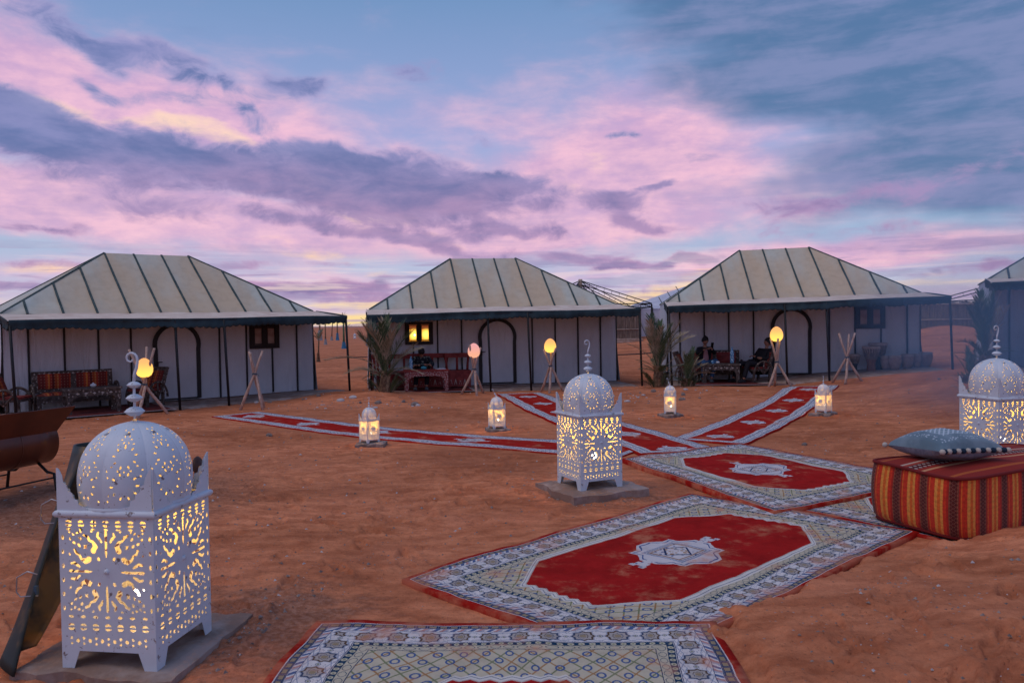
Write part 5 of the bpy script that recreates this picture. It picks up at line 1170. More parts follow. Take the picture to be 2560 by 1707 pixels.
# ------------------------------------------------------------------ barrel grill
def grill():
    ex, ey, ez = -5.16, 8.38, .50; ax = Vector((-.33, -.94, 0.0)).normalized(); r = .245; L = 1.75
    t = thing('barrel_grill', 'brown steel barrel grill with open lid at the left edge', 'grill', (ex, ey, 0), math.atan2(ax.y, ax.x)); # local x runs along the barrel
    z = ez; mb = MB(); n = 28; vs = []; a0, a1_ = math.radians(-215), math.radians(58)
    for i in range(9):
        x = L * i / 8; rr = r * (1.012 if i in (2, 5) else 1)
        for j in range(n + 1): a = a0 + (a1_ - a0) * j / n; vs.append((x, rr * math.cos(a), z + rr * math.sin(a)))
    mb.add(vs, [(i * (n + 1) + j, i * (n + 1) + j + 1, (i + 1) * (n + 1) + j + 1, (i + 1) * (n + 1) + j) for i in range(8) for j in range(n)], True)
    for x in (0.0, L): mb.add([(x, 0, z)] + [(x, r * math.cos(a0 + (a1_ - a0) * j / n), z + r * math.sin(a0 + (a1_ - a0) * j / n)) for j in range(n + 1)], [(0, j + 1, j + 2) for j in range(n)])
    o = mb.build('barrel', M_grill, t); m = o.modifiers.new('thickness', 'SOLIDIFY'); m.thickness = .006
    for x in (.42, 1.05):
        mb = MB(); mb.tube([(x, (r + .003) * math.cos(a0 + (a1_ - a0) * j / n), z + (r + .003) * math.sin(a0 + (a1_ - a0) * j / n)) for j in range(n + 1)], .007, 5); mb.build('band', M_grill, t)
    # flared wind plate rising along the camera side
    mb = MB(); mb.add([(-.0, r * .90, z + r * .48), (L, r * .90, z + r * .48), (L + .1, r * 1.55, z + r * 1.55), (-.10, r * 1.55, z + r * 1.55)], [(0, 1, 2, 3)]); o = mb.build('wind_plate', M_grill, t); m = o.modifiers.new('thickness', 'SOLIDIFY'); m.thickness = .006
    mb = MB(); mb.grid(lambda u, v: (.35 + (L - .2) * u, -r * .85 - .32 * v + .10 * math.sin(PI * v) * 0, z + r * .80 + .32 * math.sin(v * PI / 2)), 8, 8); o = mb.build('lid', M_lidb, t); m = o.modifiers.new('thickness', 'SOLIDIFY'); m.thickness = .006
    for x, sp_ in ((.14, .0), (1.35, .0)):
        for sg in (-1, 1): MB().tube([(x, sg * r * .4, z - r * .85), (x + .0, sg * r * .95, z - r * 1.25), (x, sg * r * 1.35, .18), (x, sg * r * 1.5, -.02)], .016, 6).build('leg', M_iron, t)
    MB().tube([(.14, r * 1.38, .14), (1.35, r * 1.38, .14)], .009, 6).build('cross_bar', M_iron, t); MB().tube([(.14, -r * 1.38, .14), (1.35, -r * 1.38, .14)], .009, 6).build('cross_bar', M_iron, t)
grill()
# dark curved trough leaning behind the nearest lantern, with wire handles and an end knob
def trough():
    t = thing('curved_metal_sheet', 'dark curved metal sheet with wire handles leaning behind the nearest lantern', 'metal sheet', (-2.46, 3.72, 0), 0)
    base, top = Vector((0, 0, .0)), Vector((.10, .52, 1.04)); ax = (top - base); mb = MB()
    def f(u, v):
        # u back behind the lantern, v up; a leaf-shaped dished sheet
        w = .50 * (math.sin(PI * min(.98, .10 + v * .78)) ** .8); p = base + ax * v + Vector((-.06, .99, 0)) * w * u
        d = .13 * math.sin(PI * u); low = .20 * u * (1 - v) ** 2
        return (p.x - d * .9 - .03 * math.sin(PI * v), p.y, p.z + low * .4 + .01)
    mb.grid(f, 16, 24); o = mb.build('shell', M_trough, t); m = o.modifiers.new('thickness', 'SOLIDIFY'); m.thickness = .012
    for v in (.36, .68):
        p = Vector(f(0, v)); MB().tube([p + Vector((.0, 0, .07)), p + Vector((-.05, 0, .085)), p + Vector((-.105, 0, .055)), p + Vector((-.11, 0, -.02)), p + Vector((-.09, 0, -.045)), p + Vector((-.0, 0, -.04))], .0035, 6).build('wire_handle', M_wire, t)
        MB().box(p + Vector((-.005, -.005, -.01)), (.016, .02, .045)).build('clamp', M_rope, t)
    k = thing('round_headed_spindle', 'dark round-headed iron spindle sticking out behind the nearest lantern', 'iron spindle', (-1.90, 4.55, .87), 0); R_ = Matrix.Rotation(math.radians(78), 3, 'Y')
    MB().lathe([(.018, -.30), (.018, .0), (.03, .012)], (0, 0, 0), 12, R_).build('rod', M_iron, k); MB().lathe([(.02, .012), (.062, .018), (.066, .030), (.05, .042), (.001, .048)], (0, 0, 0), 20, R_).build('head', M_knob, k)
    MB().tube([(-.26, 0, -.06), (-.28, .1, -.88)], .02, 8).build('post', M_iron, k)
trough()
# ------------------------------------------------------------------ palms
def frond_mesh(name, L, droop, n, leaf, width, m, seed, fold=.5):
    r = random.Random(seed); mb = MB(); pts = []
    for i in range(15):
        t = i / 14; pts.append(Vector((L * t * (1 - .12 * droop * t), 0, L * (.10 * t - droop * .55 * t * t))))
    mb.tube(pts, [.011 * (1 - .85 * i / 14) + .0015 for i in range(15)], 5)
    def at(t): k = min(13, int(t * 14)); f = t * 14 - k; return pts[k].lerp(pts[k + 1], f), (pts[min(k + 1, 14)] - pts[k]).normalized()
    for i in range(n):
        t = .16 + .83 * i / n
        for sg in (-1, 1):
            p, d = at(t + r.uniform(-.008, .008)); ll = leaf * (math.sin(PI * (.12 + .80 * t)) ** .6) * r.uniform(.75, 1.1); an = math.radians(r.uniform(28, 48) * (1.15 - .5 * t)); up = math.radians(r.uniform(8, 34)) * fold * 2
            dirv = (d * math.cos(an) + Vector((0, sg, 0)) * math.sin(an) * math.cos(up) + Vector((-.3 * d.z, 0, 1)).normalized() * math.sin(up) * math.sin(an)).normalized()
            q = p + dirv * ll * .5 + Vector((0, 0, -.005)); e = p + dirv * ll + Vector((0, 0, -.05 * ll - r.uniform(0, .02))); wv = dirv.cross(Vector((0, 0, 1))).normalized() * width
            mb.add([p - wv * .5, p + wv * .5, q + wv, q - wv, e], [(0, 1, 2, 3), (3, 2, 4)])
    return mb.mesh(name, m)
FG = [frond_mesh('frond', 1.10, d, 34, .27, .0075, M_leafG, 3 + i) for i, d in enumerate((.15, .55, .95))]
FD = [frond_mesh('frond', 1.05, d, 26, .26, .0075, M_leafD, 13 + i, .8) for i, d in enumerate((.25, .8, 1.3))]
def palm(label, p, seed, scale, up, low, dry, trunk_h=.42, lean=(0, 0)):
    r = random.Random(seed); t = thing('palm', label, 'palm', p, 0, 'young date palms in front of the tents')
    mb = MB(); mb.lathe([(.13, -.08), (.15, .03), (.13, trunk_h * .5), (.10, trunk_h), (.05, trunk_h + .10)], (0, 0, 0), 12)
    for k in range(46):
        a = k * 2.4; z = trunk_h * (k / 46); rr = .13 - .04 * k / 46; d = Vector((math.cos(a), math.sin(a), 0)); b = Vector((0, 0, z)) + d * rr * .8; s_ = Vector((-d.y, d.x, 0)) * .03
        mb.add([b - s_, b + s_, b + d * .05 + Vector((0, 0, .10)) + s_ * .3, b + d * .05 + Vector((0, 0, .10)) - s_ * .3], [(0, 1, 2, 3)])
    mb.build('trunk', M_trunk, t)
    def put_(me, a, tilt, sc, z, roll=0):
        o = link('frond', me, t, (math.cos(a) * .03, math.sin(a) * .03, z)); o.rotation_euler = (Matrix.Rotation(a, 3, 'Z') @ Matrix.Rotation(-tilt, 3, 'Y') @ Matrix.Rotation(roll, 3, 'X')).to_euler(); o.scale = (sc,) * 3
    for k in range(up):
        a = k * 2.4 + r.uniform(-.3, .3); tl = math.radians(r.uniform(64, 88)); put_(r.choice(FG[:2] + FD[:1]), a, tl, scale * r.uniform(.9, 1.22), trunk_h + .06, r.uniform(-.5, .5))
    for k in range(low):
        a = k * 2.4 + r.uniform(-.3, .3); tl = math.radians(r.uniform(22, 58)); put_(r.choice(FG + FD[:1]), a, tl, scale * r.uniform(.38, .62), trunk_h * .8, r.uniform(-.5, .5))
    for (az_, tl, sc) in dry: put_(r.choice(FD), math.radians(az_), math.radians(tl), scale * sc, trunk_h + .02, r.uniform(-.6, .6))
    # suckers round the foot
    for k in range(18):
        a = r.uniform(0, 2 * PI); o = link('frond', r.choice(FG[:2] + FD[:1]), t, (.16 * math.cos(a), .14 * math.sin(a), .0)); o.rotation_euler = (Matrix.Rotation(a, 3, 'Z') @ Matrix.Rotation(-math.radians(r.uniform(38, 78)), 3, 'Y')).to_euler(); o.scale = (scale * r.uniform(.30, .52),) * 3
    return t
palm('young date palm with dry fronds in front of the middle tent window side', (-2.95, 17.75, sz(-3.05, 17.75) - .02), 4, 1.04, 15, 12, [(170, 76, 1.2), (150, 66, 1.15), (200, 62, 1.1), (20, 52, 1.0), (5, 46, .95), (95, 84, 1.35), (260, 86, 1.3), (185, 50, 1.2), (340, 34, .8), (300, 78, 1.1), (175, 20, .9), (30, 5, .6), (80, 80, 1.2)])
palm('young date palm at the left corner of the right tent', (3.42, 17.95, sz(3.3, 17.95) - .02), 9, 1.02, 16, 14, [(30, 74, 1.2), (10, 70, 1.15), (190, 60, .9), (45, 66, 1.1), (120, 70, 1.0)])
palm('low bushy palm beside the right tent palm, no tall fronds', (4.05, 17.85, sz(4.0, 17.85) - .03), 15, .62, 8, 14, [(10, 60, 1.0), (-20, 50, 1.0), (40, 64, 1.1), (200, 50, .8)], .12)
palm('palm in front of the tent at the right picture edge', (9.98, 16.2, sz(10.0, 16.2) - .03), 21, 1.05, 14, 8, [(200, 40, .8), (20, 70, 1.0)])
palm('small palm tuft left of the rightmost palm', (9.35, 15.7, sz(9.3, 15.7) - .03), 27, .50, 5, 12, [(200, 40, .8)], .08)
# saplings in the open ground between the left and middle tents
def sapling(label, p, h, seed, wrapm, wh, thick=.07, leanx=0.0, crown=True):
    r = random.Random(seed); t = thing('sapling', label, 'sapling', p, r.uniform(0, 6), 'palm saplings planted on the open sand')
    MB().tube([(0, 0, -.05), (leanx * .3, 0, h * .4), (leanx, 0, h)], [thick, thick * .8, thick * .6], 8).build('trunk', M_leafG if seed == 3 else M_trunk, t)
    MB().lathe([(thick * 2.3, -.02), (thick * 1.9, .10), (thick * 1.35, wh * .7), (thick * 1.2, wh)], (0, 0, 0), 10).build('wrapping', wrapm, t)
    for k in range(7):
        o = link('frond', r.choice(FG + FD), t, (leanx, 0, h - .05)); o.rotation_euler = (Matrix.Rotation(k * 2.4, 3, 'Z') @ Matrix.Rotation(-math.radians(r.uniform(35, 80)), 3, 'Y')).to_euler(); o.scale = (r.uniform(.5, .8),) * 3
    return t
def gpt(x, y): return (x, y, float(Zg(x, y)) - .02)
sapling('sapling wrapped in pale blue plastic, farthest left of the group', gpt(-24.0, 96), 1.9, 1, M_greyw, 1.3, .17)
sapling('thin sapling with a grey sack round its foot', gpt(-17.0, 70), 1.8, 2, M_greyw, .55, .08)
sapling('green-trunked sapling with a bright blue wrapped foot', gpt(-12.7, 58), 2.2, 3, M_blue, .55, .10)
sapling('pale slanting sapling trunk in the back row', gpt(-21.6, 92), 2.1, 4, M_greyw, .5, .09, .35)
sapling('dark sapling with a blue foot in the back row', gpt(-20.9, 92), 2.2, 5, M_blue, .9, .11)
sapling('sapling just left of the middle tent palm', gpt(-20.6, 96), 1.6, 6, M_greyw, .4, .06)
sapling('dead drooping sapling close behind the left tent', gpt(-9.35, 37), 1.1, 7, M_trunk, .45, .05, -.35)
sapling('sapling behind the corner of the middle tent', gpt(-12.4, 66), 1.9, 8, M_blue, .6, .08)
l = lantern('far_lantern', 'white lantern far off on the open sand', (-21.7, 106, float(Zg(-21.7, 106))), .4, SMG, balls=2); l.scale = (.62,) * 3
for ch in list(l.children):
    if ch.type == 'LIGHT': bpy.data.objects.remove(ch)

# ------------------------------------------------------------------ structures behind the tents
def reed_fence(label, p, q, h, seed, rails=2):
    r = random.Random(seed); p, q = Vector(p), Vector(q); L = (q - p).length; t = thing('reed_fence', label, 'fence', (p.x, p.y, 0), math.atan2(q.y - p.y, q.x - p.x), 'reed fences behind the tents')
    gz = lambda x: float(Zg(p.x + (q.x - p.x) * x / L, p.y + (q.y - p.y) * x / L))
    n = int(L / .055); mb = MB()
    for i in range(n):
        x = (i + r.uniform(-.3, .3)) * L / n; w_ = r.uniform(.018, .030); z0 = gz(x) - .1; z1 = h + r.uniform(-.07, .05) + gz(L / 2); o = r.uniform(-.03, .03)
        mb.add([(x - w_, o, z0), (x + w_, o, z0), (x + w_ + r.uniform(-.03, .03), o, z1), (x - w_, o, z1), (x, o - .03, z0), (x, o - .03, z1)], [(0, 4, 5, 3), (4, 1, 2, 5)])
    mb.add([(0, .03, gz(0) - .1), (L, .03, gz(L) - .1), (L, .03, h - .08 + gz(L / 2)), (0, .03, h - .08 + gz(L / 2))], [(0, 1, 2, 3)])
    o = mb.build('reeds', M_reed, t); o['kind'] = 'stuff'
    for k in range(rails): MB().tube([(0, -.06, gz(L / 2) + h * (.42 + .5 * k)), (L, -.06, gz(L / 2) + h * (.42 + .5 * k))], .035, 6).build('rail', M_plank, t)
    for k in range(int(L / 3) + 2): x = min(L, k * 3.0); MB().box((x, .06, gz(x) + h / 2), (.09, .09, h + .1)).build('post', M_black, t)
    return t
def roof_frame(label, c, rz, W, D, he, hr, zb):
    """bare welded roof frame of an uncovered tent: twin-bar trusses from a centre mast to the eaves"""
    t = thing('bare_tent_frame', label, 'tent frame', (c[0], c[1], zb), rz, 'uncovered steel tent frames')
    MB().tube([(0, 0, he - .3), (0, 0, hr + .25)], .15, 10).build('mast', M_plank, t)
    ends = [(sx * W / 2 * a, sy * D / 2 * b) for sx in (-1, 1) for sy in (-1, 1) for a, b in ((1, 1), (.3, 1))]
    for (x, y) in ends:
        mb = MB(); dv = Vector((x, y, 0)).normalized(); sd = Vector((-dv.y, dv.x, 0)) * .0
        A1, A2 = Vector((dv.x * .2, dv.y * .2, hr + .10)), Vector((dv.x * .2, dv.y * .2, hr - .18)); B1, B2 = Vector((x, y, he)), Vector((x * .985, y * .985, he - .22))
        mb.tube([A1, B1], .035, 5); mb.tube([A2, B2], .035, 5)
        for k in range(1, 9): mb.tube([A1.lerp(B1, k / 9), A2.lerp(B2, k / 9)], .016, 4)
        mb.build('truss', M_black, t)
    for (p, q) in (((-W / 2, -D / 2), (W / 2, -D / 2)), ((W / 2, -D / 2), (W / 2, D / 2)), ((W / 2, D / 2), (-W / 2, D / 2)), ((-W / 2, D / 2), (-W / 2, -D / 2))):
        mb = MB(); mb.tube([(*p, he), (*q, he)], .035, 5); mb.tube([(*p, he - .25), (*q, he - .25)], .035, 5); n = 12
        for k in range(n + 1): u = k / n; x, y = p[0] + (q[0] - p[0]) * u, p[1] + (q[1] - p[1]) * u; mb.tube([(x, y, he), (x, y, he - .25)], .016, 4)
        mb.build('eave_beam', M_black, t)
    for sx in (-1, 1):
        for sy in (-1, 1): MB().box((sx * W / 2, sy * D / 2, he / 2 - .3), (.10, .10, he + .5)).build('post', M_black, t)
    return t
roof_frame('bare steel roof frame seen over the middle tent, with reed walls', (5.0, 55.5, 0), 0, 8.6, 9.0, 2.78, 4.45, 0.1)
reed_fence('reed wall between the middle and right tents', (0.2, 51.0), (8.55, 51.0), 1.98, 3, 2)
reed_fence('short reed wall running back beside the pale tent', (8.55, 51.0), (8.9, 56.0), 1.98, 4, 1)
roof_frame('bare steel roof frame behind the right-edge tent', (36.5, 53.0, 0), .05, 10.5, 9.0, 2.75, 4.5, 0.05)
reed_fence('reed wall right of the right tent', (26.9, 50.5), (40, 50.5), 2.0, 5, 2)
reed_fence('low grey reed screen just right of the right tent', (24.9, 53.0), (27.4, 52.0), 1.55, 6, 2)
def pale_tent():
    t = thing('pale_tent', 'pale blue canvas tent behind the left end of the right tent', 'tent', (9.4, 56.0, .45), math.radians(6))
    W, D, H_, R_ = 9.0, 7.0, 2.15, 3.9
    for k in range(10):
        a, b = W * k / 10, W * (k + 1) / 10; ph = k
        mb = MB(); mb.grid(lambda u, v: (a + (b - a) * u, -.06 * math.sin(PI * u) + .03 * math.sin(v * 5 + ph), -.3 + (H_ + .3) * v), 5, 6); mb.build('wall_panel', M_bluetent, t)
    for k in range(1, 10): MB().box((W * k / 10, -.05, H_ / 2), (.045, .03, H_)).build('wall_pole', M_seam, t)
    mb = MB(); mb.add([(-.1, -.1, H_), (W + .1, -.1, H_), (W * .72, D / 2, R_), (W * .50, D / 2, R_)], [(0, 1, 2, 3)]); mb.add([(-.1, D, H_), (-.1, -.1, H_), (W * .50, D / 2, R_)], [(0, 1, 2)]); mb.add([(W + .1, -.1, H_), (W + .1, D, H_), (W * .72, D / 2, R_)], [(0, 1, 2)]); mb.add([(-.1, D, H_), (W + .1, D, H_), (W * .72, D / 2, R_), (W * .50, D / 2, R_)], [(3, 2, 1, 0)]); mb.build('roof', M_bluetent, t)
    for k in range(1, 6): x = W * k / 10; f = min(1, k / 4.0); MB().tube([(x, -.1, H_ + .02), (x + .2 * f, (D / 2) * f, H_ + (R_ - H_) * f + .02)], .03, 5).build('roof_seam', M_seam, t)
    mb = MB(); mb.grid(lambda u, v: (0, D * u, -.3 + (H_ + .3) * v), 6, 3, flip=True); mb.build('side_wall', M_bluetent, t)
pale_tent()
t = thing('timber_stack', 'stack of pale sawn boards lying before the reed wall', 'timber', (6.4, 47.6, float(Zg(6.4, 47.6))), .03)
for k in range(9): MB().box((rnd.uniform(-.15, .15), (k % 3) * .16, .06 + (k // 3) * .09), (3.4 + rnd.uniform(-.3, .3), .14, .07), Matrix.Rotation(rnd.uniform(-.02, .02), 3, 'Z')).build('board', M_plank, t)
mb = MB(); mb.tube([(1.2 + .55 * k, 36.6 + .10 * math.sin(k * 1.3), float(Zg(1.2 + .55 * k, 36.6)) + .05) for k in range(14)], .028, 6); tag(mb.build('hose', M_hose), 'black hose lying across the sand behind the middle tent', 'hose')
mb = MB(); mb.tube([(-9.4 + .35 * k, 41.0, float(Zg(-9.4 + .35 * k, 41)) + .04) for k in range(10)], .022, 6); tag(mb.build('hose', M_hose), 'thin black hose on the sand left of the middle tent', 'hose')

# ------------------------------------------------------------------ loose stones and litter
SM = []
for k in range(6):
    bm = bmesh.new(); bmesh.ops.create_icosphere(bm, subdivisions=2, radius=1.0); r = random.Random(50 + k); sq_ = (1, r.uniform(.6, .9), r.uniform(.45, .7))
    for v in bm.verts:
        n_ = 1 + .22 * float(fbm(np.array(v.co.x * 1.3 + k * 9), np.array(v.co.y * 1.3 + v.co.z), 2, .6, k)); v.co = Vector((v.co.x * sq_[0], v.co.y * sq_[1], v.co.z * sq_[2])) * n_
    me = bpy.data.meshes.new('stone'); bm.to_mesh(me); bm.free(); me.materials.append(M_stone if k % 2 else M_stone2); SM.append(me)
ORD = ['first', 'second', 'third', 'fourth', 'fifth', 'sixth', 'seventh', 'eighth', 'ninth', 'tenth', 'eleventh', 'twelfth']
def stones(cx, cy, rx, ry, n, s0, s1, where, grp, seed):
    r = random.Random(seed); P = []
    for k in range(n):
        a, q = 2 * PI * k / n + r.uniform(-.5, .5), math.sqrt(r.uniform(.05, 1)); P.append((cx + rx * q * math.cos(a), cy + ry * q * math.sin(a), s0 + (s1 - s0) * r.random() ** 2, r.random() < .4))
    P.sort(key=lambda p: p[0] / p[1])
    for k, (x, y, s, pale) in enumerate(P):
        lab = '%s %s stone, %s from the left %s' % ('pale' if pale else 'dark', 'small' if s < .05 else 'fist-sized', ORD[k], where)
        o = link('stone', SM[r.choice((0, 2, 4) if pale else (1, 3, 5))], None, (x, y, float(Zg(x, y)) + s * .15), r.uniform(0, 6)); o.scale = (s,) * 3; tag(o, lab, 'stone', grp)
stones(-3.2, 16.3, 1.4, .7, 12, .03, .11, 'in the mound before the middle palm', 'stones before the middle palm', 1)
stones(3.1, 16.8, 1.4, .7, 12, .03, .11, 'in the mound below the right tent palm', 'stones before the right palm', 2)
stones(10.0, 15.6, 1.6, 1.0, 12, .03, .09, 'in the rubble heap right of the drums', 'stones in the right rubble heap', 3)
stones(-5.1, 17.6, 1.0, .7, 7, .02, .08, 'by the corner post of the left tent', 'stones by the left tent corner', 4)
for (x, y, s, lab) in ((-3.8, 11.9, .06, 'lone dark stone on the bare sand left of the front small lantern'), (-.72, 11.2, .05, 'pale stone left of the small lantern with the bent finial'), (3.95, 10.4, .05, 'lone grey stone on the sand right of the runner crossing'), (2.05, 17.2, .09, 'dark rounded stone on the mound right of the middle tent')):
    o = link('stone', SM[1], None, (x, y, float(Zg(x, y)) + s * .2), x); o.scale = (s,) * 3; tag(o, lab, 'stone')
# scattered crumbs, chips and specks: too many to count
def crumbs():
    r = np.random.default_rng(5); n = 6500; ang = r.uniform(-.68, .68, n); d = np.exp(r.uniform(math.log(3.2), math.log(22), n)); x = np.sin(ang) * d; y = np.cos(ang) * d
    for (i0, i1, cx, cy, rx, ry) in ((0, 380, -1.22, 4.3, .35, .5), (380, 560, 1.15, 7.35, .6, .4), (560, 900, 10.0, 15.6, 1.6, .9), (900, 1150, -3.2, 16.4, 1.5, .8), (1150, 1400, 3.1, 16.8, 1.5, .8)):
        x[i0:i1] = cx + rx * r.normal(0, .6, i1 - i0); y[i0:i1] = cy + ry * r.normal(0, .6, i1 - i0)
    k = (rugmask(x, y) > .6) & ((x - y * .2 < 20)); x, y = x[k], y[k]; s = (.0035 + .011 * r.random(len(x)) ** 3) * (1 + .05 * y); z = Zg(x, y)
    base = np.array([(1, 0, 0), (-.5, .87, 0), (-.5, -.87, 0), (0, 0, .9)]); V, F = [], []
    rot = r.uniform(0, 2 * PI, len(x)); c, q = np.cos(rot), np.sin(rot)
    st = r.uniform(.7, 1.8, len(x))
    for b in base: V.append(np.stack([x + (b[0] * c * st - b[1] * q) * s, y + (b[0] * q * st + b[1] * c) * s, z + b[2] * s - .001], -1))
    V = np.stack(V, 1).reshape(-1, 3); i = np.arange(len(x)) * 4
    F = np.concatenate([np.stack([i, i + 1, i + 3], -1), np.stack([i + 1, i + 2, i + 3], -1), np.stack([i + 2, i, i + 3], -1)]); me = bpy.data.meshes.new('grit'); me.from_pydata(V.tolist(), [], F.tolist())
    me.materials.append(M_stone); me.materials.append(M_stone2); w_ = r.random(len(x)) < .16; me.polygons.foreach_set('material_index', np.tile(w_, 3).astype(np.int32)); o = link('grit', me); o['kind'] = 'stuff'; tag(o, 'grit and small chips strewn over the sand', 'grit')
crumbs()
# ------------------------------------------------------------------ people
def skin_body(name, joints, edges, m, parent=None, sub=2):
    """joints: name -> (co, radius); one continuous skinned surface"""
    keys = list(joints); me = bpy.data.meshes.new(name); me.from_pydata([joints[k][0] for k in keys], [(keys.index(a), keys.index(b)) for a, b in edges], [])
    o = bpy.data.objects.new(name, me); C.objects.link(o)
    if parent is not None: o.parent = parent
    md = o.modifiers.new('Skin', 'SKIN'); md.use_smooth_shade = True
    if not me.skin_vertices: me.attributes  # created with the modifier
    sv_ = me.skin_vertices[0].data if me.skin_vertices else None
    for i, k in enumerate(keys):
        r = joints[k][1]; sv_[i].radius = (r, r) if not isinstance(r, tuple) else r
        sv_[i].use_root = (i == 0)
    s = o.modifiers.new('Sub', 'SUBSURF'); s.levels = s.render_levels = sub; me.materials.append(m); return o
def head(parent, c, yaw, pitch, s=1.0, hair='bun'):
    """an ovoid head with brow, nose, lips, ears; hair is a child"""
    mb = MB(); vs = []; nu, nv = 20, 16
    for j in range(nv + 1):
        ph = PI * j / nv
        for i in range(nu):
            th = 2 * PI * i / nu; x = .073 * math.sin(ph) * math.cos(th); y = .090 * math.sin(ph) * math.sin(th); z = -.112 * math.cos(ph)
            if z < -.02: x *= 1 - (-.02 - z) * 2.6; y *= 1 - (-.02 - z) * 1.2
            if y < -.05 and abs(x) < .02: y -= .020 * max(0, 1 - abs(z + .015) / .035) * (1 - abs(x) / .02)      # nose
            if y < -.05 and abs(z - .012) < .014 and .015 < abs(x) < .045: y += .010                         # eye sockets
            if y < -.05 and abs(z + .058) < .009 and abs(x) < .026: y -= .006                                 # lips
            vs.append((x, y, z))
    mb.add(vs, [(j * nu + i, j * nu + (i + 1) % nu, (j + 1) * nu + (i + 1) % nu, (j + 1) * nu + i) for j in range(nv) for i in range(nu)], True)
    for sx in (-1, 1): mb.lathe([(.001, -.006), (.016, -.004), (.018, .003), (.001, .006)], (sx * .074, .008, -.005), 8, Matrix.Rotation(PI / 2, 3, 'Y'))
    h = mb.build('head', M_skin, parent, c); h.rotation_euler = (pitch, 0, yaw); h.scale = (s,) * 3
    ey = MB()
    for sx in (-1, 1): ey.lathe([(.001, -.009), (.008, -.004), (.009, .002), (.001, .008)], (sx * .029, -.072, .012), 8); ey.box((sx * .029, -.083, .034), (.032, .006, .006))
    ey.build('eyes', M_hair, h)
    hb = MB(); vs = []
    for j in range(11):
        ph = PI * j / 10 * .60
        for i in range(nu):
            th = 2 * PI * i / nu; fr = max(0, -math.sin(th)); lim = ph * (1 - .36 * fr); k = 1.10 + .03 * math.sin(5 * th + j); vs.append((.078 * k * math.sin(lim), 0, 0) if False else (.077 * k * math.sin(lim) * math.cos(th), .096 * k * math.sin(lim) * math.sin(th) + .006, .116 * k * math.cos(lim)))
    hb.add(vs, [(j * nu + i, (j + 1) * nu + i, (j + 1) * nu + (i + 1) % nu, j * nu + (i + 1) % nu) for j in range(10) for i in range(nu)], True)
    if hair == 'bun': hb.lathe([(.001, -.05), (.034, -.034), (.046, 0), (.034, .034), (.001, .048)], (0, .105, .0), 12)
    if hair == 'top': hb.lathe([(.001, -.035), (.03, -.02), (.036, 0), (.028, .022), (.001, .032)], (0, .05, .105), 12)
    hb.build('hair', M_hair, h); return h
def hand(parent, c, d, up, side=1, curl=.5, s=1.0):
    """palm, four unequal bent fingers and a thumb leaving the side of the palm, one skinned surface"""
    d = Vector(d).normalized(); up = (Vector(up) - d * Vector(up).dot(d)).normalized(); w = d.cross(up) * side; c = Vector(c)
    J = {'wrist': (c, .022 * s), 'palm': (c + d * .045 * s, (.034 * s, .016 * s)), 'knuck': (c + d * .078 * s, (.036 * s, .014 * s))}; E = [('wrist', 'palm'), ('palm', 'knuck')]
    o = skin_body('hand', J, E, M_skin, parent, 1)
    for k, (off, L) in enumerate(((.030, .070), (.011, .080), (-.009, .074), (-.028, .058))):
        b = c + d * .070 * s + w * off * s; q = b + (d * math.cos(curl * .7) - up * math.sin(curl * .7)) * L * .5 * s; e_ = q + (d * math.cos(curl * 1.9) - up * math.sin(curl * 1.9)) * L * .5 * s
        skin_body('finger', {'a': (b, .0085 * s), 'b': (q, .0078 * s), 'c': (e_, .0065 * s)}, [('a', 'b'), ('b', 'c')], M_skin, o, 1)
    b = c + d * .025 * s + w * .026 * s; skin_body('thumb', {'a': (b, .011 * s), 'b': (b + (d * .5 + w * .8 - up * .3) * .032 * s, .0095 * s), 'c': (b + (d * .9 + w * .75 - up * .7) * .052 * s, .008 * s)}, [('a', 'b'), ('b', 'c')], M_skin, o, 1)
    return o
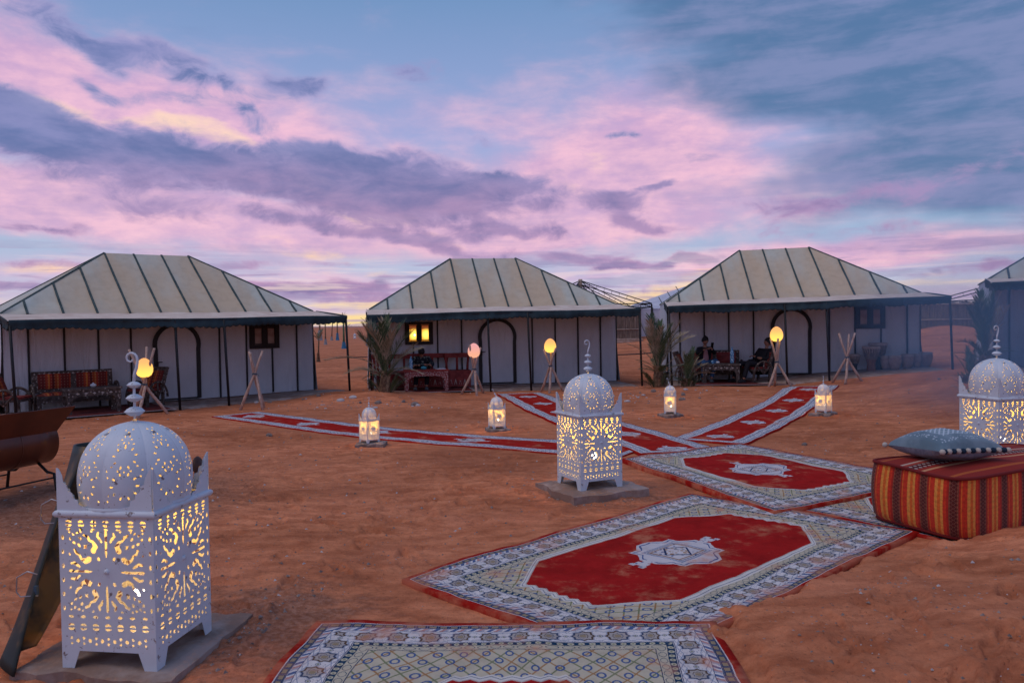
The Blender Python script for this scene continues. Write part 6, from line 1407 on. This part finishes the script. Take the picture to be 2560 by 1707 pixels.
def sitter(label, p, rz, top_m, leg_m, lean, headyaw, headpitch, handL, handR, kneeL, kneeR, footL, footR, hair, blouse=None, seat=.42, bulk=1.0, shoe=M_shoe, elbows=None):
    """seated adult facing -y; lengths in metres, z measured from the floor"""
    t = thing('person', label, 'person', p, rz); hip = Vector((0, .10, seat + .10)); sp = Matrix.Rotation(lean, 3, 'X')
    V = lambda x, y, z: hip + sp @ Vector((x, y, z))
    chest, neck, hd = V(0, 0, .30), V(0, 0, .46), V(0, -.01, .50); shl, shr = V(-.175 * bulk, 0, .40), V(.175 * bulk, 0, .40)
    handL, handR = Vector(handL), Vector(handR)
    def elbow(a, b, sx): mid_ = (a + b) / 2; return mid_ + Vector((sx * .10, .06, -.13))
    eL, eR = (Vector(elbows[0]), Vector(elbows[1])) if elbows else (elbow(shl, handL, -1), elbow(shr, handR, 1))
    kL, kR, fL, fR = (Vector(q) for q in (kneeL, kneeR, footL, footR))
    J = {'hip': (hip, .13 * bulk), 'belly': (V(0, -.01, .14), (.135 * bulk, .115 * bulk)), 'chest': (chest, (.15 * bulk, .11 * bulk)), 'neckb': (V(0, 0, .43), .06), 'neck': (neck, .046), 'skull': (hd + sp @ Vector((0, 0, .05)), .05),
         'shl': (shl, .060 * bulk), 'shr': (shr, .060 * bulk), 'eL': (eL, .044), 'eR': (eR, .044), 'wL': (handL, .028), 'wR': (handR, .028),
         'hl': (hip + Vector((-.09, -.04, -.02)), .085), 'hr': (hip + Vector((.09, -.04, -.02)), .085), 'kL': (kL, .060), 'kR': (kR, .060), 'fL': (fL, .040), 'fR': (fR, .040)}
    E = [('hip', 'belly'), ('belly', 'chest'), ('chest', 'neckb'), ('neckb', 'neck'), ('neck', 'skull'), ('chest', 'shl'), ('chest', 'shr'), ('shl', 'eL'), ('eL', 'wL'), ('shr', 'eR'), ('eR', 'wR'), ('hip', 'hl'), ('hip', 'hr'), ('hl', 'kL'), ('kL', 'fL'), ('hr', 'kR'), ('kR', 'fR')]
    JB = dict(J)
    for k_ in ('hip', 'belly', 'chest', 'shl', 'shr', 'hl', 'hr'): q_ = J[k_][1]; JB[k_] = (J[k_][0], tuple(z_ * .70 for z_ in q_) if isinstance(q_, tuple) else q_ * .72)
    skin_body('body', JB, E, M_skin, t)
    g = 1.16
    JT = {k: (J[k][0], tuple(q * g for q in J[k][1]) if isinstance(J[k][1], tuple) else J[k][1] * g) for k in ('hip', 'belly', 'chest', 'neckb', 'shl', 'shr', 'eL', 'eR')}
    JT['wL'] = (eL.lerp(handL, .90), .040); JT['wR'] = (eR.lerp(handR, .90), .040)
    skin_body('jacket', JT, [('hip', 'belly'), ('belly', 'chest'), ('chest', 'neckb'), ('chest', 'shl'), ('chest', 'shr'), ('shl', 'eL'), ('eL', 'wL'), ('shr', 'eR'), ('eR', 'wR')], top_m, t)
    JL = {k: (J[k][0], J[k][1] * 1.17) for k in ('hip', 'hl', 'hr', 'kL', 'kR')}; JL['fL'] = (kL.lerp(fL, .93), .058); JL['fR'] = (kR.lerp(fR, .93), .058); JL['hip'] = (hip, .155 * bulk)
    skin_body('trousers', JL, [('hip', 'hl'), ('hip', 'hr'), ('hl', 'kL'), ('kL', 'fL'), ('hr', 'kR'), ('kR', 'fR')], leg_m, t)
    if blouse:
        b0 = {'a': (V(0, -.075, .02), (.10, .07)), 'b': (V(0, -.085, .18), (.095, .080)), 'c': (V(0, -.06, .36), (.065, .055)), 'd': (V(0, -.03, .42), .05)}; skin_body('blouse', b0, [('a', 'b'), ('b', 'c'), ('c', 'd')], blouse, t)
    h = head(t, hd + sp @ Vector((0, -.02, .125)), headyaw, headpitch, 1.0, hair)
    for w_, e__, sd in ((handL, eL, -1), (handR, eR, 1)): hand(t, w_, (w_ - e__), (0, -.2, 1), sd, .8)
    for f_ in (fL, fR):
        mb = MB(); mb.grid(lambda u, v: (.048 * math.cos(PI * u) * (1 - .25 * abs(2 * v - 1) ** 3), -.20 * v + .06, .085 * math.sin(PI * u) * (1 - .55 * v) * (1 if 0.02 < v < .98 else .5)), 10, 8); mb.grid(lambda u, v: (.048 * (2 * u - 1) * (1 - .25 * abs(2 * v - 1) ** 3), -.20 * v + .06, .0), 4, 8, flip=True)
        mb.build('shoe', shoe, t, (f_.x, f_.y - .02, max(0.0, f_.z - .06)))
    return t
# woman on the bench of the right tent, looking at a phone
pp = on(T3, 1.02, 1.02, .02)
w1 = sitter('person in black jacket, pink blouse and jeans looking at a phone', pp, a3 + .12, M_jack, M_jean, math.radians(4), .35, math.radians(20), (-.06, -.22, .86), (.10, -.24, .88), (-.13, -.36, .56), (.20, -.38, .58), (-.16, -.40, .08), (.02, -.52, .10), 'top', M_pinktop, .36)
ph = MB().box((0, 0, 0), (.072, .010, .15)).build('mobile_phone', M_phone, None, (pp[0] + .10, pp[1] - .30, pp[2] + .97), a3 + .3); ph.rotation_euler = (.35, 0, a3 + .3); tag(ph, 'black phone held up by the person in the pink blouse', 'phone')
# heavier person in black, reclining with folded arms
pp = on(T3, 2.28, .66, .02)
sitter('person dressed in black reclining with folded arms beside the tripod', pp, a3 + math.radians(-62), M_jack, M_trous, math.radians(-24), -.25, math.radians(-10), (.09, -.03, .60), (-.08, -.05, .63), (-.15, -.42, .47), (.17, -.42, .47), (-.20, -.60, .06), (.18, -.56, .06), 'bun', None, .30, 1.28, M_trous, ((-.27, .10, .56), (.27, .10, .56)))
# person bent over the red table
pp = on(T2, 1.36, .86, .02)
sitter('person in a patterned dark shirt bent low over the red table', pp, a2 - .1, M_shirt, M_trous, math.radians(34), 0.0, math.radians(58), (.14, -.40, .64), (-.10, -.42, .63), (-.12, -.34, .46), (.14, -.34, .46), (-.16, -.46, .08), (.12, -.46, .08), 'none', None, .36, 1.0, M_shoe, ((-.30, -.30, .62), (.30, -.30, .62)))

# ------------------------------------------------------------------ thin smoke drifting in front of the right-hand tents
def smoke():
    mb = MB().box((0, 0, 0), (9.5, 7.0, 3.6)); m = bpy.data.materials.new('thin_smoke'); m.use_nodes = True; nt = m.node_tree; nt.nodes.clear(); X.nt = nt
    t = nt.nodes.new('ShaderNodeTexCoord'); o = X(t.outputs['Object']); x, y, z = sep(o)
    edge = smooth(nabs(x), 4.7, 1.6) * smooth(nabs(y), 3.45, 1.5) * smooth(z, 1.75, 0.3)
    d = edge * smooth(noise(vmul(o, (0.35, 0.35, 0.7)), 1.0, 3, 0.6), 0.30, 0.75) * 0.24
    v = nt.nodes.new('ShaderNodeVolumePrincipled'); v.inputs['Color'].default_value = (0.36, 0.60, 0.95, 1); put(v.inputs['Density'], d); v.inputs['Anisotropy'].default_value = 0.2
    ou = nt.nodes.new('ShaderNodeOutputMaterial'); nt.links.new(v.outputs[0], ou.inputs[1])
    o = mb.build('smoke', m, None, (9.6, 12.3, 2.0), math.radians(-20)); o['kind'] = 'stuff'; o['label'] = 'thin bluish smoke drifting before the tents at the right'
smoke()
S.cycles.volume_step_rate = 4.0; S.cycles.volume_max_steps = 32
